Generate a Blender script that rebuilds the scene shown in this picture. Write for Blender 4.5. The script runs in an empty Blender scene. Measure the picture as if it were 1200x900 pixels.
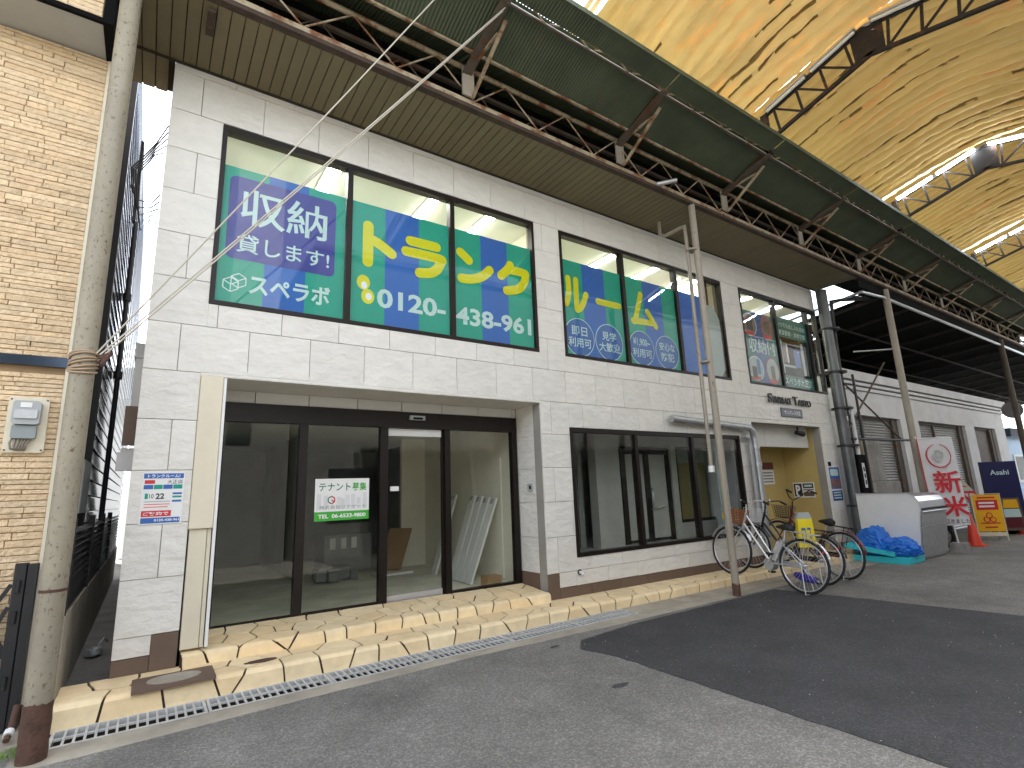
import bpy, bmesh, math, random
from mathutils import Vector, Matrix, noise
random.seed(7)
sc = bpy.context.scene
COL = sc.collection
R = math.radians
# ------------------------------------------------------------------ camera
YAW, PIT, ROL, F = 0.604459838, 0.204283075, -0.0383544407, 614.06
CAMPOS = Vector((0, -6.1123, 1.62))
cyw, syw = math.cos(YAW), math.sin(YAW)
FW = Vector((syw*math.cos(PIT), cyw*math.cos(PIT), math.sin(PIT)))
r0 = Vector((cyw, -syw, 0)); u0 = r0.cross(FW)
RT = r0*math.cos(ROL)+u0*math.sin(ROL); UP = -r0*math.sin(ROL)+u0*math.cos(ROL)
cam = bpy.data.cameras.new('camera'); camo = bpy.data.objects.new('camera', cam); COL.objects.link(camo)
cam.sensor_width = 36; cam.sensor_fit = 'HORIZONTAL'; cam.lens = F/1200*36
cam.clip_start = 0.05; cam.clip_end = 2000
m = Matrix((RT, UP, -FW)).transposed().to_4x4(); m.translation = CAMPOS
camo.matrix_world = m; sc.camera = camo
# ------------------------------------------------------------------ sky, sun, exposure
SUN_EL, SUN_AZ = 66, -14          # azimuth from +Y (behind the shop), clockwise seen from above
w = bpy.data.worlds.new('World'); sc.world = w; w.use_nodes = True
nt = w.node_tree; bgn = nt.nodes['Background']
sky = nt.nodes.new('ShaderNodeTexSky'); sky.sky_type = 'NISHITA'; sky.sun_disc = False
sky.sun_elevation = R(SUN_EL); sky.sun_rotation = R(SUN_AZ); sky.air_density = 1.0; sky.dust_density = 2.0
hs_ = nt.nodes.new('ShaderNodeHueSaturation'); hs_.inputs['Saturation'].default_value = .38   # thin haze: a paler sky
nt.links.new(sky.outputs[0], hs_.inputs['Color']); nt.links.new(hs_.outputs[0], bgn.inputs[0]); bgn.inputs[1].default_value = 0.14
sl = bpy.data.lights.new('sun', 'SUN'); sl.energy = 4.5; sl.angle = R(0.55); sl.color = (1, .95, .87)
so = bpy.data.objects.new('sun', sl); COL.objects.link(so)
sd = Vector((math.sin(R(SUN_AZ))*math.cos(R(SUN_EL)), math.cos(R(SUN_AZ))*math.cos(R(SUN_EL)), math.sin(R(SUN_EL))))
so.rotation_euler = sd.to_track_quat('Z', 'Y').to_euler(); so.location = (0, 30, 40)
sc.view_settings.view_transform = 'Standard'; sc.view_settings.look = 'None'
sc.view_settings.exposure = 2.82; sc.view_settings.gamma = 1
sc.render.engine = 'CYCLES'
cy = sc.cycles; cy.use_denoising = True; cy.max_bounces = 10; cy.diffuse_bounces = 5; cy.glossy_bounces = 4
cy.transparent_max_bounces = 16; cy.transmission_bounces = 4; cy.sample_clamp_indirect = 8; cy.caustics_reflective = False; cy.caustics_refractive = False

# ------------------------------------------------------------------ helpers: materials
def lin(h):
    h = h.lstrip('#'); o = []
    for i in (0, 2, 4):
        c = int(h[i:i+2], 16)/255; o.append(c/12.92 if c < .04045 else ((c+.055)/1.055)**2.4)
    return (*o, 1)
def C(*a):
    return (*a, 1) if len(a) == 3 else (a[0], a[0], a[0], 1)
def M(name, col, rough=.6, metal=0, var=.1, vscale=3, rnd=0.0, bump=0, bscale=30, bdist=.02, stretch=(1, 1, 1), rust=0, rustcol=(.09, .035, .015, 1), rscale=4, trans=0, emit=0, spec=.5, coat=0, detail=4, warm=0, speck=None):
    """procedural surface: base colour with noise wear, per-object tint, optional rust patches, bump"""
    mt = bpy.data.materials.new(name); mt.use_nodes = True
    n = mt.node_tree.nodes; L = mt.node_tree.links; b = n['Principled BSDF']
    b.inputs['Roughness'].default_value = rough; b.inputs['Metallic'].default_value = metal
    b.inputs['Specular IOR Level'].default_value = spec
    if coat: b.inputs['Coat Weight'].default_value = coat
    tc = n.new('ShaderNodeTexCoord'); oi = n.new('ShaderNodeObjectInfo')
    ad = n.new('ShaderNodeVectorMath'); ad.operation = 'MULTIPLY_ADD'
    L.new(oi.outputs['Random'], ad.inputs[0]); ad.inputs[1].default_value = (13, 7, 5); L.new(tc.outputs['Object'], ad.inputs[2])
    mp = n.new('ShaderNodeMapping'); mp.inputs['Scale'].default_value = stretch; L.new(ad.outputs[0], mp.inputs[0])
    nz = n.new('ShaderNodeTexNoise'); nz.inputs['Scale'].default_value = vscale; nz.inputs['Detail'].default_value = 6; nz.inputs['Roughness'].default_value = .65
    L.new(mp.outputs[0], nz.inputs[0])
    mr = n.new('ShaderNodeMapRange'); mr.inputs[1].default_value = .3; mr.inputs[2].default_value = .7; mr.inputs[3].default_value = 1-var; mr.inputs[4].default_value = 1+var
    L.new(nz.outputs[0], mr.inputs[0])
    rr = n.new('ShaderNodeMapRange'); rr.inputs[3].default_value = 1-rnd; rr.inputs[4].default_value = 1+rnd; L.new(oi.outputs['Random'], rr.inputs[0])
    mu = n.new('ShaderNodeMath'); mu.operation = 'MULTIPLY'; L.new(mr.outputs[0], mu.inputs[0]); L.new(rr.outputs[0], mu.inputs[1])
    vm = n.new('ShaderNodeVectorMath'); vm.operation = 'SCALE'; vm.inputs[0].default_value = col[:3]; L.new(mu.outputs[0], vm.inputs['Scale'])
    out = vm.outputs[0]
    if warm:   # per-object hue drift towards orange
        wm = n.new('ShaderNodeMixRGB'); wm.inputs[2].default_value = (col[0]*1.02, col[1]*.8, col[2]*.55, 1)
        ww = n.new('ShaderNodeMath'); ww.operation = 'FRACT'
        w2 = n.new('ShaderNodeMath'); w2.operation = 'MULTIPLY'; w2.inputs[1].default_value = 7.31; L.new(oi.outputs['Random'], w2.inputs[0]); L.new(w2.outputs[0], ww.inputs[0])
        w3 = n.new('ShaderNodeMath'); w3.operation = 'MULTIPLY'; w3.inputs[1].default_value = warm; L.new(ww.outputs[0], w3.inputs[0])
        L.new(w3.outputs[0], wm.inputs[0]); L.new(out, wm.inputs[1]); out = wm.outputs[0]
    if rust:
        rn = n.new('ShaderNodeTexNoise'); rn.inputs['Scale'].default_value = rscale; rn.inputs['Detail'].default_value = 8; rn.inputs['Roughness'].default_value = .7; L.new(mp.outputs[0], rn.inputs[0])
        cr = n.new('ShaderNodeMapRange'); cr.inputs[1].default_value = .62-rust*.35; cr.inputs[2].default_value = .72-rust*.3; L.new(rn.outputs[0], cr.inputs[0])
        mx = n.new('ShaderNodeMixRGB'); mx.inputs[2].default_value = rustcol; L.new(cr.outputs[0], mx.inputs[0]); L.new(out, mx.inputs[1]); out = mx.outputs[0]
    if speck:  # pale and dark aggregate chips
        vo = n.new('ShaderNodeTexVoronoi'); vo.inputs['Scale'].default_value = speck[0]; L.new(mp.outputs[0], vo.inputs['Vector'])
        sx = n.new('ShaderNodeSeparateXYZ'); L.new(vo.outputs['Color'], sx.inputs[0]); pw = n.new('ShaderNodeMath'); pw.operation = 'POWER'; pw.inputs[1].default_value = 2.2; L.new(sx.outputs[0], pw.inputs[0])
        sm = n.new('ShaderNodeMapRange'); sm.inputs[3].default_value = 1-speck[1]; sm.inputs[4].default_value = 1+speck[1]*2.2; L.new(pw.outputs[0], sm.inputs[0])
        sv = n.new('ShaderNodeVectorMath'); sv.operation = 'SCALE'; L.new(out, sv.inputs[0]); L.new(sm.outputs[0], sv.inputs['Scale']); out = sv.outputs[0]
    L.new(out, b.inputs['Base Color'])
    if bump:
        bn = n.new('ShaderNodeTexNoise'); bn.inputs['Scale'].default_value = bscale; bn.inputs['Detail'].default_value = detail; L.new(mp.outputs[0], bn.inputs[0])
        bp = n.new('ShaderNodeBump'); bp.inputs['Strength'].default_value = bump; bp.inputs['Distance'].default_value = bdist
        L.new(bn.outputs[0], bp.inputs['Height']); L.new(bp.outputs[0], b.inputs['Normal'])
    if emit:
        b.inputs['Emission Color'].default_value = col; b.inputs['Emission Strength'].default_value = emit
    if trans:
        t = n.new('ShaderNodeBsdfTranslucent'); L.new(out, t.inputs[0]); ms = n.new('ShaderNodeMixShader'); ms.inputs[0].default_value = trans
        L.new(b.outputs[0], ms.inputs[1]); L.new(t.outputs[0], ms.inputs[2]); L.new(ms.outputs[0], n['Material Output'].inputs[0])
    return mt
def glass_mat(name, tint=(.9, .95, .93, 1), ior=1.5, rough=0.0):
    mt = bpy.data.materials.new(name); mt.use_nodes = True; n = mt.node_tree.nodes; L = mt.node_tree.links
    n.remove(n['Principled BSDF'])
    t = n.new('ShaderNodeBsdfTransparent'); t.inputs[0].default_value = tint
    g = n.new('ShaderNodeBsdfGlossy'); g.inputs['Roughness'].default_value = rough; g.inputs[0].default_value = (1, 1, 1, 1)
    f = n.new('ShaderNodeFresnel'); ge = n.new('ShaderNodeNewGeometry'); mr = n.new('ShaderNodeMapRange')
    mr.inputs[3].default_value = ior; mr.inputs[4].default_value = 1/ior; L.new(ge.outputs['Backfacing'], mr.inputs[0]); L.new(mr.outputs[0], f.inputs[0])   # same reflectance on both faces of the sheet
    ms = n.new('ShaderNodeMixShader'); L.new(f.outputs[0], ms.inputs[0]); L.new(t.outputs[0], ms.inputs[1]); L.new(g.outputs[0], ms.inputs[2])
    L.new(ms.outputs[0], n['Material Output'].inputs[0]); return mt

# ------------------------------------------------------------------ helpers: meshes
class MB:
    def __init__(s): s.v = []; s.f = []; s.mi = []; s.sm = []; s.m = 0
    def add(s, vs, fs, smooth=False):
        k = len(s.v); s.v += [tuple(v) for v in vs]
        for f in fs: s.f.append([i+k for i in f]); s.mi.append(s.m); s.sm.append(smooth)
        return s
    def box(s, x0, x1, y0, y1, z0, z1):
        v = [(x, y, z) for x in (x0, x1) for y in (y0, y1) for z in (z0, z1)]
        return s.add(v, [(0, 1, 3, 2), (4, 6, 7, 5), (0, 4, 5, 1), (2, 3, 7, 6), (0, 2, 6, 4), (1, 5, 7, 3)])
    def cbox(s, x0, x1, y0, y1, z0, z1, c=.006):      # box whose street face (-y) is chamfered
        if x1-x0 < 3*c or z1-z0 < 3*c: return s.box(x0, x1, y0, y1, z0, z1)
        v = [(x0, y1, z0), (x1, y1, z0), (x1, y1, z1), (x0, y1, z1), (x0, y0+c, z0), (x1, y0+c, z0), (x1, y0+c, z1), (x0, y0+c, z1),
             (x0+c, y0, z0+c), (x1-c, y0, z0+c), (x1-c, y0, z1-c), (x0+c, y0, z1-c)]
        return s.add(v, [(0, 3, 2, 1), (8, 9, 10, 11)]+[(i, (i+1) % 4, 4+(i+1) % 4, 4+i) for i in range(4)]+[(4+i, 4+(i+1) % 4, 8+(i+1) % 4, 8+i) for i in range(4)])
    def bar(s, p, q, a, b=None, up=(0, 0, 1)):
        b = b or a; p = Vector(p); q = Vector(q); d = (q-p).normalized(); u = Vector(up)
        if abs(d.dot(u)) > .98: u = Vector((0, 1, 0))
        x = d.cross(u).normalized()*a/2; y = x.cross(d).normalized()*b/2
        v = [o+sx*x+sy*y for o in (p, q) for sx, sy in ((-1, -1), (1, -1), (1, 1), (-1, 1))]
        return s.add(v, [(0, 1, 2, 3), (7, 6, 5, 4)]+[(i, 4+i, 4+(i+1) % 4, (i+1) % 4) for i in range(4)])
    def tube(s, pts, r, n=8, caps=True, closed=False):
        pts = [Vector(p) for p in pts]; k = len(pts); rr = r if isinstance(r, (list, tuple)) else [r]*k; vs = []; pu = None
        for i, p in enumerate(pts):
            if closed: d = pts[(i+1) % k]-pts[i-1]
            else: d = pts[min(i+1, k-1)]-pts[max(i-1, 0)]
            d = d.normalized() if d.length else Vector((0, 0, 1))
            if pu is None: pu = Vector((0, 0, 1)) if abs(d.z) < .9 else Vector((0, 1, 0))
            x = d.cross(pu).normalized(); y = x.cross(d).normalized(); pu = y
            vs += [p+(x*math.cos(t)+y*math.sin(t))*rr[i] for t in (2*math.pi*j/n for j in range(n))]
        fs = []
        for i in range(k if closed else k-1):
            a = i*n; b = ((i+1) % k)*n
            fs += [(a+j, a+(j+1) % n, b+(j+1) % n, b+j) for j in range(n)]
        s.add(vs, fs, True)
        if caps and not closed: s.add(vs[:n], [tuple(range(n))]); s.add(vs[-n:], [tuple(range(n-1, -1, -1))])
        return s
    def prism(s, poly, o, U, V, N, h):               # polygon in plane (o,U,V) pushed by N*h
        o, U, V, N = map(Vector, (o, U, V, N)); k = len(poly)
        v = [o+U*a+V*b for a, b in poly]+[o+U*a+V*b+N*h for a, b in poly]
        return s.add(v, [tuple(range(k-1, -1, -1)), tuple(range(k, 2*k))]+[(i, (i+1) % k, k+(i+1) % k, k+i) for i in range(k)])
    def lathe(s, prof, o=(0, 0, 0), n=16):
        vs = [(o[0]+r*math.cos(2*math.pi*j/n), o[1]+r*math.sin(2*math.pi*j/n), o[2]+z) for r, z in prof for j in range(n)]
        return s.add(vs, [(i*n+j, i*n+(j+1) % n, (i+1)*n+(j+1) % n, (i+1)*n+j) for i in range(len(prof)-1) for j in range(n)], True)
    def mesh(s, name, mats):
        me = bpy.data.meshes.new(name); me.from_pydata(s.v, [], s.f)
        for m_ in (mats if isinstance(mats, (list, tuple)) else [mats]): me.materials.append(m_)
        me.polygons.foreach_set('material_index', s.mi); me.polygons.foreach_set('use_smooth', s.sm)
        bm = bmesh.new(); bm.from_mesh(me); bmesh.ops.recalc_face_normals(bm, faces=bm.faces); bm.to_mesh(me); bm.free()
        return me
def obj(name, mb, mat, parent=None, local=False):
    me = mb.mesh(name, mat) if isinstance(mb, MB) else mb
    o = bpy.data.objects.new(name, me); COL.objects.link(o)
    if parent:
        o.parent = parent
        if not local and parent.type == 'EMPTY': o.matrix_parent_inverse = Matrix.Translation(-Vector(parent.location))
    return o
def tag(o, label, cat, group=None):
    o['label'] = label; o['category'] = cat
    if group: o['group'] = group
    return o
def thing(name, label, cat, loc=(0, 0, 0), rz=0, group=None):
    o = bpy.data.objects.new(name, None); COL.objects.link(o); o.empty_display_size = .2
    o.location = loc; o.rotation_euler = (0, 0, rz); return tag(o, label, cat, group)
def struct(name, mb, mat): o = obj(name, mb, mat); o['kind'] = 'structure'; return o
def B(x0, x1, y0, y1, z0, z1): return MB().box(x0, x1, y0, y1, z0, z1)
def rect_minus(rect, holes):
    x0, x1, z0, z1 = rect; xs = {x0, x1}; zs = {z0, z1}
    for h in holes:
        xs |= {v for v in h[:2] if x0 < v < x1}; zs |= {v for v in h[2:] if z0 < v < z1}
    xs = sorted(xs); zs = sorted(zs); out = []
    for i in range(len(xs)-1):
        col = []
        for j in range(len(zs)-1):
            cx, cz = (xs[i]+xs[i+1])/2, (zs[j]+zs[j+1])/2
            if any(h[0] < cx < h[1] and h[2] < cz < h[3] for h in holes): continue
            if col and abs(col[-1][3]-zs[j]) < 1e-6: col[-1][3] = zs[j+1]
            else: col.append([xs[i], xs[i+1], zs[j], zs[j+1]])
        out += col
    # merge equal neighbours along x
    res = []
    for r in out:
        for q in res:
            if abs(q[1]-r[0]) < 1e-6 and abs(q[2]-r[2]) < 1e-6 and abs(q[3]-r[3]) < 1e-6: q[1] = r[1]; break
        else: res.append(r)
    return res
def text(name, body, mat, parent, o, U, V, w, h, bold=0.0, depth=0, local=False, keep=False, kind=None):
    """lettering fitted into a w x h box whose lower left corner is o, along U and V"""
    cu = bpy.data.curves.new(name, 'FONT'); cu.body = body; cu.offset = bold; cu.resolution_u = 3; cu.extrude = depth
    t = bpy.data.objects.new(name, cu); me = bpy.data.meshes.new_from_object(t); bpy.data.objects.remove(t)
    me.name = name
    xs = [v.co.x for v in me.vertices]; ys = [v.co.y for v in me.vertices]
    if not xs: return None
    x0, x1, y0, y1 = min(xs), max(xs), min(ys), max(ys); o, U, V = Vector(o), Vector(U), Vector(V); N = U.cross(V)
    sx = w/(x1-x0); sy = h/(y1-y0)
    if keep: sx = sy = min(sx, sy)
    for v in me.vertices:
        c = v.co.copy(); v.co = o+U*((c.x-x0)*sx)+V*((c.y-y0)*sy)+N*(c.z+depth)
    me.materials.clear(); me.materials.append(mat)
    return obj(name, me, mat, parent, local)
FX, FZ = (1, 0, 0), (0, 0, 1)
def ftext(name, body, mat, parent, x0, x1, z0, z1, y, bold=.0, **k): return text(name, body, mat, parent, (x0, y, z0), FX, FZ, x1-x0, z1-z0, bold, **k)
def strokes(mb, lines, x0, x1, z0, z1, y, wd):
    """rounded brush strokes (unit-square polylines, smoothed) laid as short overlapping strips, each a hair further out"""
    k = 0
    for ln in lines:
        P_ = [Vector((x0+(x1-x0)*a, z0+(z1-z0)*b)) for a, b in ln]; pts = [P_[0]]
        for i in range(len(P_)-1):
            a, b, c, d = P_[max(i-1, 0)], P_[i], P_[i+1], P_[min(i+2, len(P_)-1)]; n = 1 if len(P_) == 2 else 4
            for q in range(1, n+1):
                t = q/n; pts.append(.5*((2*b)+(c-a)*t+(2*a-5*b+4*c-d)*t*t+(3*b-a-3*c+d)*t*t*t))
        for p, q in zip(pts[:-1], pts[1:]):
            d = (q-p).normalized(); nn = Vector((-d.y, d.x)); yy = y-.00015*k; k += 1
            def cap(o, s): return [o+(d*s*math.cos(t)+nn*math.sin(t)*s)*wd/2 for t in [R(-90+18*g) for g in range(11)]]
            mb.add([(v.x, yy, v.y) for v in cap(q, 1)+cap(p, -1)], [tuple(range(22))])
def arc(cx, cz, rx, rz, a0, a1, n=6): return [(cx+rx*math.cos(R(a0+(a1-a0)*i/n)), cz+rz*math.sin(R(a0+(a1-a0)*i/n))) for i in range(n+1)]
def rrect(x0, x1, z0, z1, r, n=5): return arc(x1-r, z1-r, r, r, 0, 90, n)+arc(x0+r, z1-r, r, r, 90, 180, n)+arc(x0+r, z0+r, r, r, 180, 270, n)+arc(x1-r, z0+r, r, r, 270, 360, n)
def flat(poly, y, d=.0008): return MB().prism(poly, (0, y, 0), FX, FZ, (0, 1, 0), d)
def gz(x): return -.02-.007*max(0, x-5)
def zt(x): return .147-.0065*x

# ------------------------------------------------------------------ materials
m_tile = M('white_slate_tile', C(.69, .67, .615), .5, var=.06, vscale=3, rnd=.035, bump=.55, bscale=6, bdist=.05, stretch=(1, 1, 1.7), detail=7)
m_joint = M('tile_joint', C(.28, .265, .235), .9)
m_skirt = M('brown_skirting', C(.13, .085, .06), .6, var=.06, rnd=.05, bump=.1)
m_frame = M('bronze_aluminium', C(.011, .0075, .006), .4, spec=.25, var=.15, bump=.03)
m_glass = glass_mat('window_glass', (.96, .98, .97, 1), 1.24)
m_gdark = glass_mat('shop_glass', (.94, .95, .92, 1), 1.33)
m_wire = glass_mat('wired_glass', (.84, .86, .82, 1), 1.33)
m_teal = M('teal_film', C(.0, .38, .275), .5, var=.03, trans=.25)
m_blue = M('blue_film', C(.018, .15, .56), .5, var=.03, trans=.25)
m_purple = M('indigo_film', C(.035, .04, .30), .5, var=.03, trans=.15)
m_dteal = M('dark_teal_film', C(.0, .12, .10), .5, var=.05)
m_dblue = M('dark_blue_film', C(.01, .06, .22), .5, var=.05)
m_ltext = M('pale_green_print', C(.62, .80, .78), .5, var=.01, trans=.2)
m_white = M('white_print', C(.8, .8, .8), .5, var=.01)
m_yel = M('yellow_print', C(.80, .74, .0), .5, var=.02, trans=.2)
m_grey = M('pale_grey_film', C(.36, .41, .40), .5, var=.03)
m_black = M('black_print', C(.02, .02, .02), .5, var=.02)
m_red = M('red_print', C(.55, .02, .03), .5, var=.03)
m_pblue = M('blue_print', C(.02, .11, .38), .5, var=.03)
m_green = M('green_print', C(.04, .36, .03), .5, var=.03)
m_dgreen = M('dark_green_print', C(.01, .18, .06), .5)
m_room = M('painted_wall', C(.80, .76, .66), .8, var=.05)
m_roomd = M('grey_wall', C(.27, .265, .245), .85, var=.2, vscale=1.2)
m_ceil = M('office_ceiling', C(.75, .74, .68), .85, var=.02)
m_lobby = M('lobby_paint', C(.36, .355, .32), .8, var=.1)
m_lobbyy = M('lobby_mustard', C(.33, .26, .10), .8, var=.1)
m_floor = M('bare_concrete', C(.74, .71, .61), .75, var=.25, vscale=1.5, bump=.1)
m_tube = M('lit_tube', C(1, .97, .88), .5, var=0, emit=4.2)
m_tubec = M('cool_lit_tube', C(.8, .9, 1), .5, var=0, emit=11)
m_grate = M('bright_galvanised_grating', C(.55, .56, .55), .5, metal=.25, var=.15, vscale=9)
m_steelg = M('galvanised_steel', C(.42, .43, .43), .42, metal=.6, var=.15, vscale=8, bump=.05)
m_pole = M('weathered_pole_paint', C(.27, .24, .175), .55, var=.20, vscale=3, rust=.17, rscale=38, stretch=(1, 1, .6), bump=.15, bscale=18)
m_pole2 = M('greyish_pole_paint', C(.30, .265, .21), .5, var=.15, vscale=4, rust=.08, rscale=16, stretch=(1, 1, .3), bump=.1)
m_rust = M('rusted_steel', C(.085, .042, .028), .85, var=.4, vscale=9, bump=.5, bscale=40)
m_rustd = M('dark_rusty_flange', C(.05, .032, .022), .85, var=.4, vscale=7, bump=.4)
m_cream = M('cream_painted_steel', C(.36, .30, .20), .6, var=.15, rust=.42, rscale=3.5, rustcol=(.16, .06, .02, 1), bump=.15)
m_steelb = M('brown_painted_steel', C(.085, .068, .05), .65, var=.3, vscale=5, rust=.3, bump=.2)
m_olive = M('olive_soffit_board', C(.15, .125, .064), .6, var=.06, rnd=.07, bump=.05)
m_olived = M('soffit_backing', C(.03, .025, .015), .9)
m_sheet = M('green_corrugated_steel', C(.062, .080, .046), .6, var=.25, vscale=1.6, rust=.08, rustcol=(.10, .07, .035, 1), rscale=2)
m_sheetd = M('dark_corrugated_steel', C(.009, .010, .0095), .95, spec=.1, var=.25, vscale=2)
m_foam = M('yellow_foam', C(.38, .26, .088), .85, var=.16, vscale=1.6, stretch=(1.6, .3, 1), rust=.16, rustcol=(.44, .22, .07, 1), rscale=2.6, bump=.35, bscale=14, trans=.05)
m_foamo = M('orange_foam', C(.44, .31, .12), .85, var=.2, vscale=1.6, stretch=(1.8, .35, 1), rust=.26, rustcol=(.58, .30, .09, 1), rscale=2.4, bump=.4, bscale=12, trans=.07)
m_seam = M('foam_joint_stain_shade', C(.25, .155, .05), .9, var=.3)
m_arch = M('dark_arch_paint', C(.016, .012, .010), .8, var=.3, rust=.2)
m_asph = M('worn_asphalt', C(.18, .174, .157), .9, var=.32, vscale=1.0, bump=.9, bscale=60, speck=(85, .22))
m_patch = M('new_asphalt', C(.043, .043, .045), .85, var=.28, vscale=1.4, bump=.8, bscale=70, speck=(90, .3))
m_conc = M('weathered_concrete', C(.36, .325, .26), .85, var=.25, vscale=2.5, bump=.4, bscale=25)
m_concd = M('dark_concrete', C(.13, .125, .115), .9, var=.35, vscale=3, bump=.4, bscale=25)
m_stone = M('cream_paving_stone', C(.80, .655, .41), .65, var=.12, vscale=5, rnd=.08, bump=.5, bscale=12, warm=.32)
m_mortar = M('dark_paving_joint', C(.045, .028, .014), .9, var=.2)
m_brick = M('tan_split_stone', C(.66, .512, .33), .8, var=.14, vscale=9, rnd=.12, bump=1, bscale=22, bdist=.03, warm=.25)
m_brickj = M('tan_joint', C(.34, .235, .135), .9)
m_navy = M('navy_metal_siding', C(.03, .045, .07), .13, metal=.5, var=.1)
m_blackm = M('black_metal', C(.008, .008, .009), .5, var=.15)
m_dark = M('dark_void', C(.006, .006, .006), .95, spec=.1)
m_beige = M('beige_painted_box', C(.66, .60, .46), .5, var=.06, vscale=2)
m_grys = M('grey_soffit_panel', C(.36, .36, .34), .7, var=.05)
m_rope = M('pale_steel_wire', C(.50, .46, .38), .5, var=.1)
m_cable = M('black_cable', C(.015, .015, .018), .5)
m_mustard = M('mustard_wall', C(.50, .38, .14), .75, var=.07, vscale=2, bump=.1)
m_plastic = M('grey_plastic', C(.36, .38, .38), .4, var=.05)
m_whitep = M('white_paint', C(.74, .74, .72), .4, var=.04)
m_chrome = M('stainless_steel', C(.55, .56, .57), .28, metal=.9, var=.08, vscale=10)
m_tarp = M('blue_tarp', C(.02, .17, .62), .45, var=.12, vscale=6, bump=.3)
m_aqua = M('aqua_foam_board', C(.03, .52, .60), .6, var=.06)
m_rubber = M('black_rubber', C(.013, .013, .013), .7)
m_silver = M('silver_paint', C(.60, .60, .61), .3, metal=.6, var=.04)
m_maroon = M('maroon_paint', C(.12, .015, .025), .35)
m_basket = M('brown_wicker', C(.30, .11, .03), .7, var=.3, vscale=20)
m_orange = M('orange_cone_plastic', C(.70, .05, .02), .45, var=.08)
m_amber = M('amber_sign_board', C(.80, .42, .01), .5, var=.04)
m_oldw = M('old_white_paint', C(.66, .66, .66), .7, var=.10, vscale=2, bump=.2)
m_shut = M('grey_shutter', C(.34, .34, .33), .45, metal=.3, var=.15, vscale=1.2)
m_navyb = M('navy_sign_panel', C(.012, .014, .075), .4, var=.05)
m_card = M('cardboard', C(.36, .22, .11), .8, var=.1)
m_purp = M('violet_plastic', C(.03, .02, .25), .4)
m_block = M('concrete_block', C(.30, .29, .27), .9, var=.2, vscale=5, rnd=.12, bump=.5)
m_opp = M('opposite_render', C(.17, .16, .14), .8, var=.1)
m_oppg = M('opposite_grey', C(.20, .20, .20), .8, var=.2)
m_oppw = M('opposite_white', C(.82, .82, .80), .7, var=.03)
m_pinkish = M('photo_print', C(.20, .10, .10), .5, var=.5, vscale=12)
m_faint = M('faint_print', C(.62, .62, .62), .6)
m_ltile = M('lintel_tile', C(.60, .585, .54), .6, var=.05, rnd=.03, bump=.3, bscale=6)

# ------------------------------------------------------------------ ground
gxs = [-80, -20, -3, -.61, 5, 12, 14, 20, 30, 45, 120]
mb = MB(); vs = []; ys = [-90, -12, -6.5, -3, -1.3, -.862, .0, 3, 20, 90]
for x in gxs:
    for y in ys: vs.append((x, y, gz(min(x, 60))))
k = len(ys)
mb.add(vs, [(i*k+j, (i+1)*k+j, (i+1)*k+j+1, i*k+j+1) for i in range(len(gxs)-1) for j in range(k-1) if not (-.62 < gxs[i] < 13.9 and -.9 < ys[j] < 19)])
struct('asphalt_road', mb, m_asph)
def sheet(poly, dz):                                       # a sheet lying just above the road
    n = len(poly); return MB().add([(x, y, gz(x)+dz) for x, y in poly]+[(x, y, gz(x)-.02) for x, y in poly], [tuple(range(n))]+[(i, (i+1) % n, n+(i+1) % n, n+i) for i in range(n)])
pl0 = [(4.0, -9), (3.93, -4.7), (3.97, -3.2), (4.0, -2), (3.9, -1.55), (4.1, -1.32), (5, -1.2), (6.5, -1.17), (8.35, -1.12), (8.5, -2.2), (8.72, -4.0), (8.95, -6), (9.1, -9)]
pl = []                                                    # ragged rolled edge
for p, q in zip(pl0[:-1], pl0[1:]):
    n = max(1, int(math.dist(p, q)/.06))
    for i in range(n): x, y = p[0]+(q[0]-p[0])*i/n, p[1]+(q[1]-p[1])*i/n; pl.append((x+.022*noise.noise((x*6, y*6, 1))+.012*noise.noise((x*23, y*23, 4)), y+.02*noise.noise((x*7, y*7, 9))))
pl.append(pl0[-1])
struct('asphalt_patch', sheet(pl, .006), m_patch)
mb = sheet([(-.62, -1.16), (1.2, -1.07), (3, -1.02), (5, -1.09), (5, -.86), (-.62, -.86)], .004)
n5 = sheet([(5, -1.09), (9, -1.04), (13.9, -1.0), (13.9, -.5), (9, -.52), (5, -.86)], .004); mb.add(n5.v, n5.f)
struct('concrete_strip', mb, m_conc)
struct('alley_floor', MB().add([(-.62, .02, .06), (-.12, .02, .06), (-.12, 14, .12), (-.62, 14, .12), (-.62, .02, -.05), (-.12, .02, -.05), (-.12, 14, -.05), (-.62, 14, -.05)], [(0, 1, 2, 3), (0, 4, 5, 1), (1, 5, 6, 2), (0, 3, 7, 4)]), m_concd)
struct('house_apron', B(-9, -.6, -.86, -.38, -.1, .05), m_conc)

# small litter and stains lying on the road
mb = MB()
for _ in range(600):
    x = random.uniform(-.5, 9); y = random.uniform(-5.5, -1.2); s_ = random.choice((.002, .003, .003, .004, .006)); a = random.random()*6
    mb.add([(x+s_*math.cos(a+t)*random.uniform(.6, 1.3), y+s_*math.sin(a+t)*random.uniform(.6, 1.3), gz(x)+.007) for t in (0, 2.1, 4.2)]+[(x, y, gz(x)+.007+s_*.6)], [(0, 1, 3), (1, 2, 3), (2, 0, 3)])
o = obj('road_grit', mb, m_oldw); o['kind'] = 'stuff'; tag(o, 'pale grit and paper scraps scattered on the asphalt', 'grit')
mb = MB()
for cx, cy_, a, b in ((3.46, -2.55, .10, .045), (3.75, -1.3, .07, .03)):
    n = 14; mb.add([(cx+a*math.cos(6.283*i/n)*random.uniform(.7, 1.2), cy_+b*math.sin(6.283*i/n)*random.uniform(.7, 1.2), gz(cx)+.003) for i in range(n)], [tuple(range(n))])
struct('road_stain', mb, m_patch)

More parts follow.
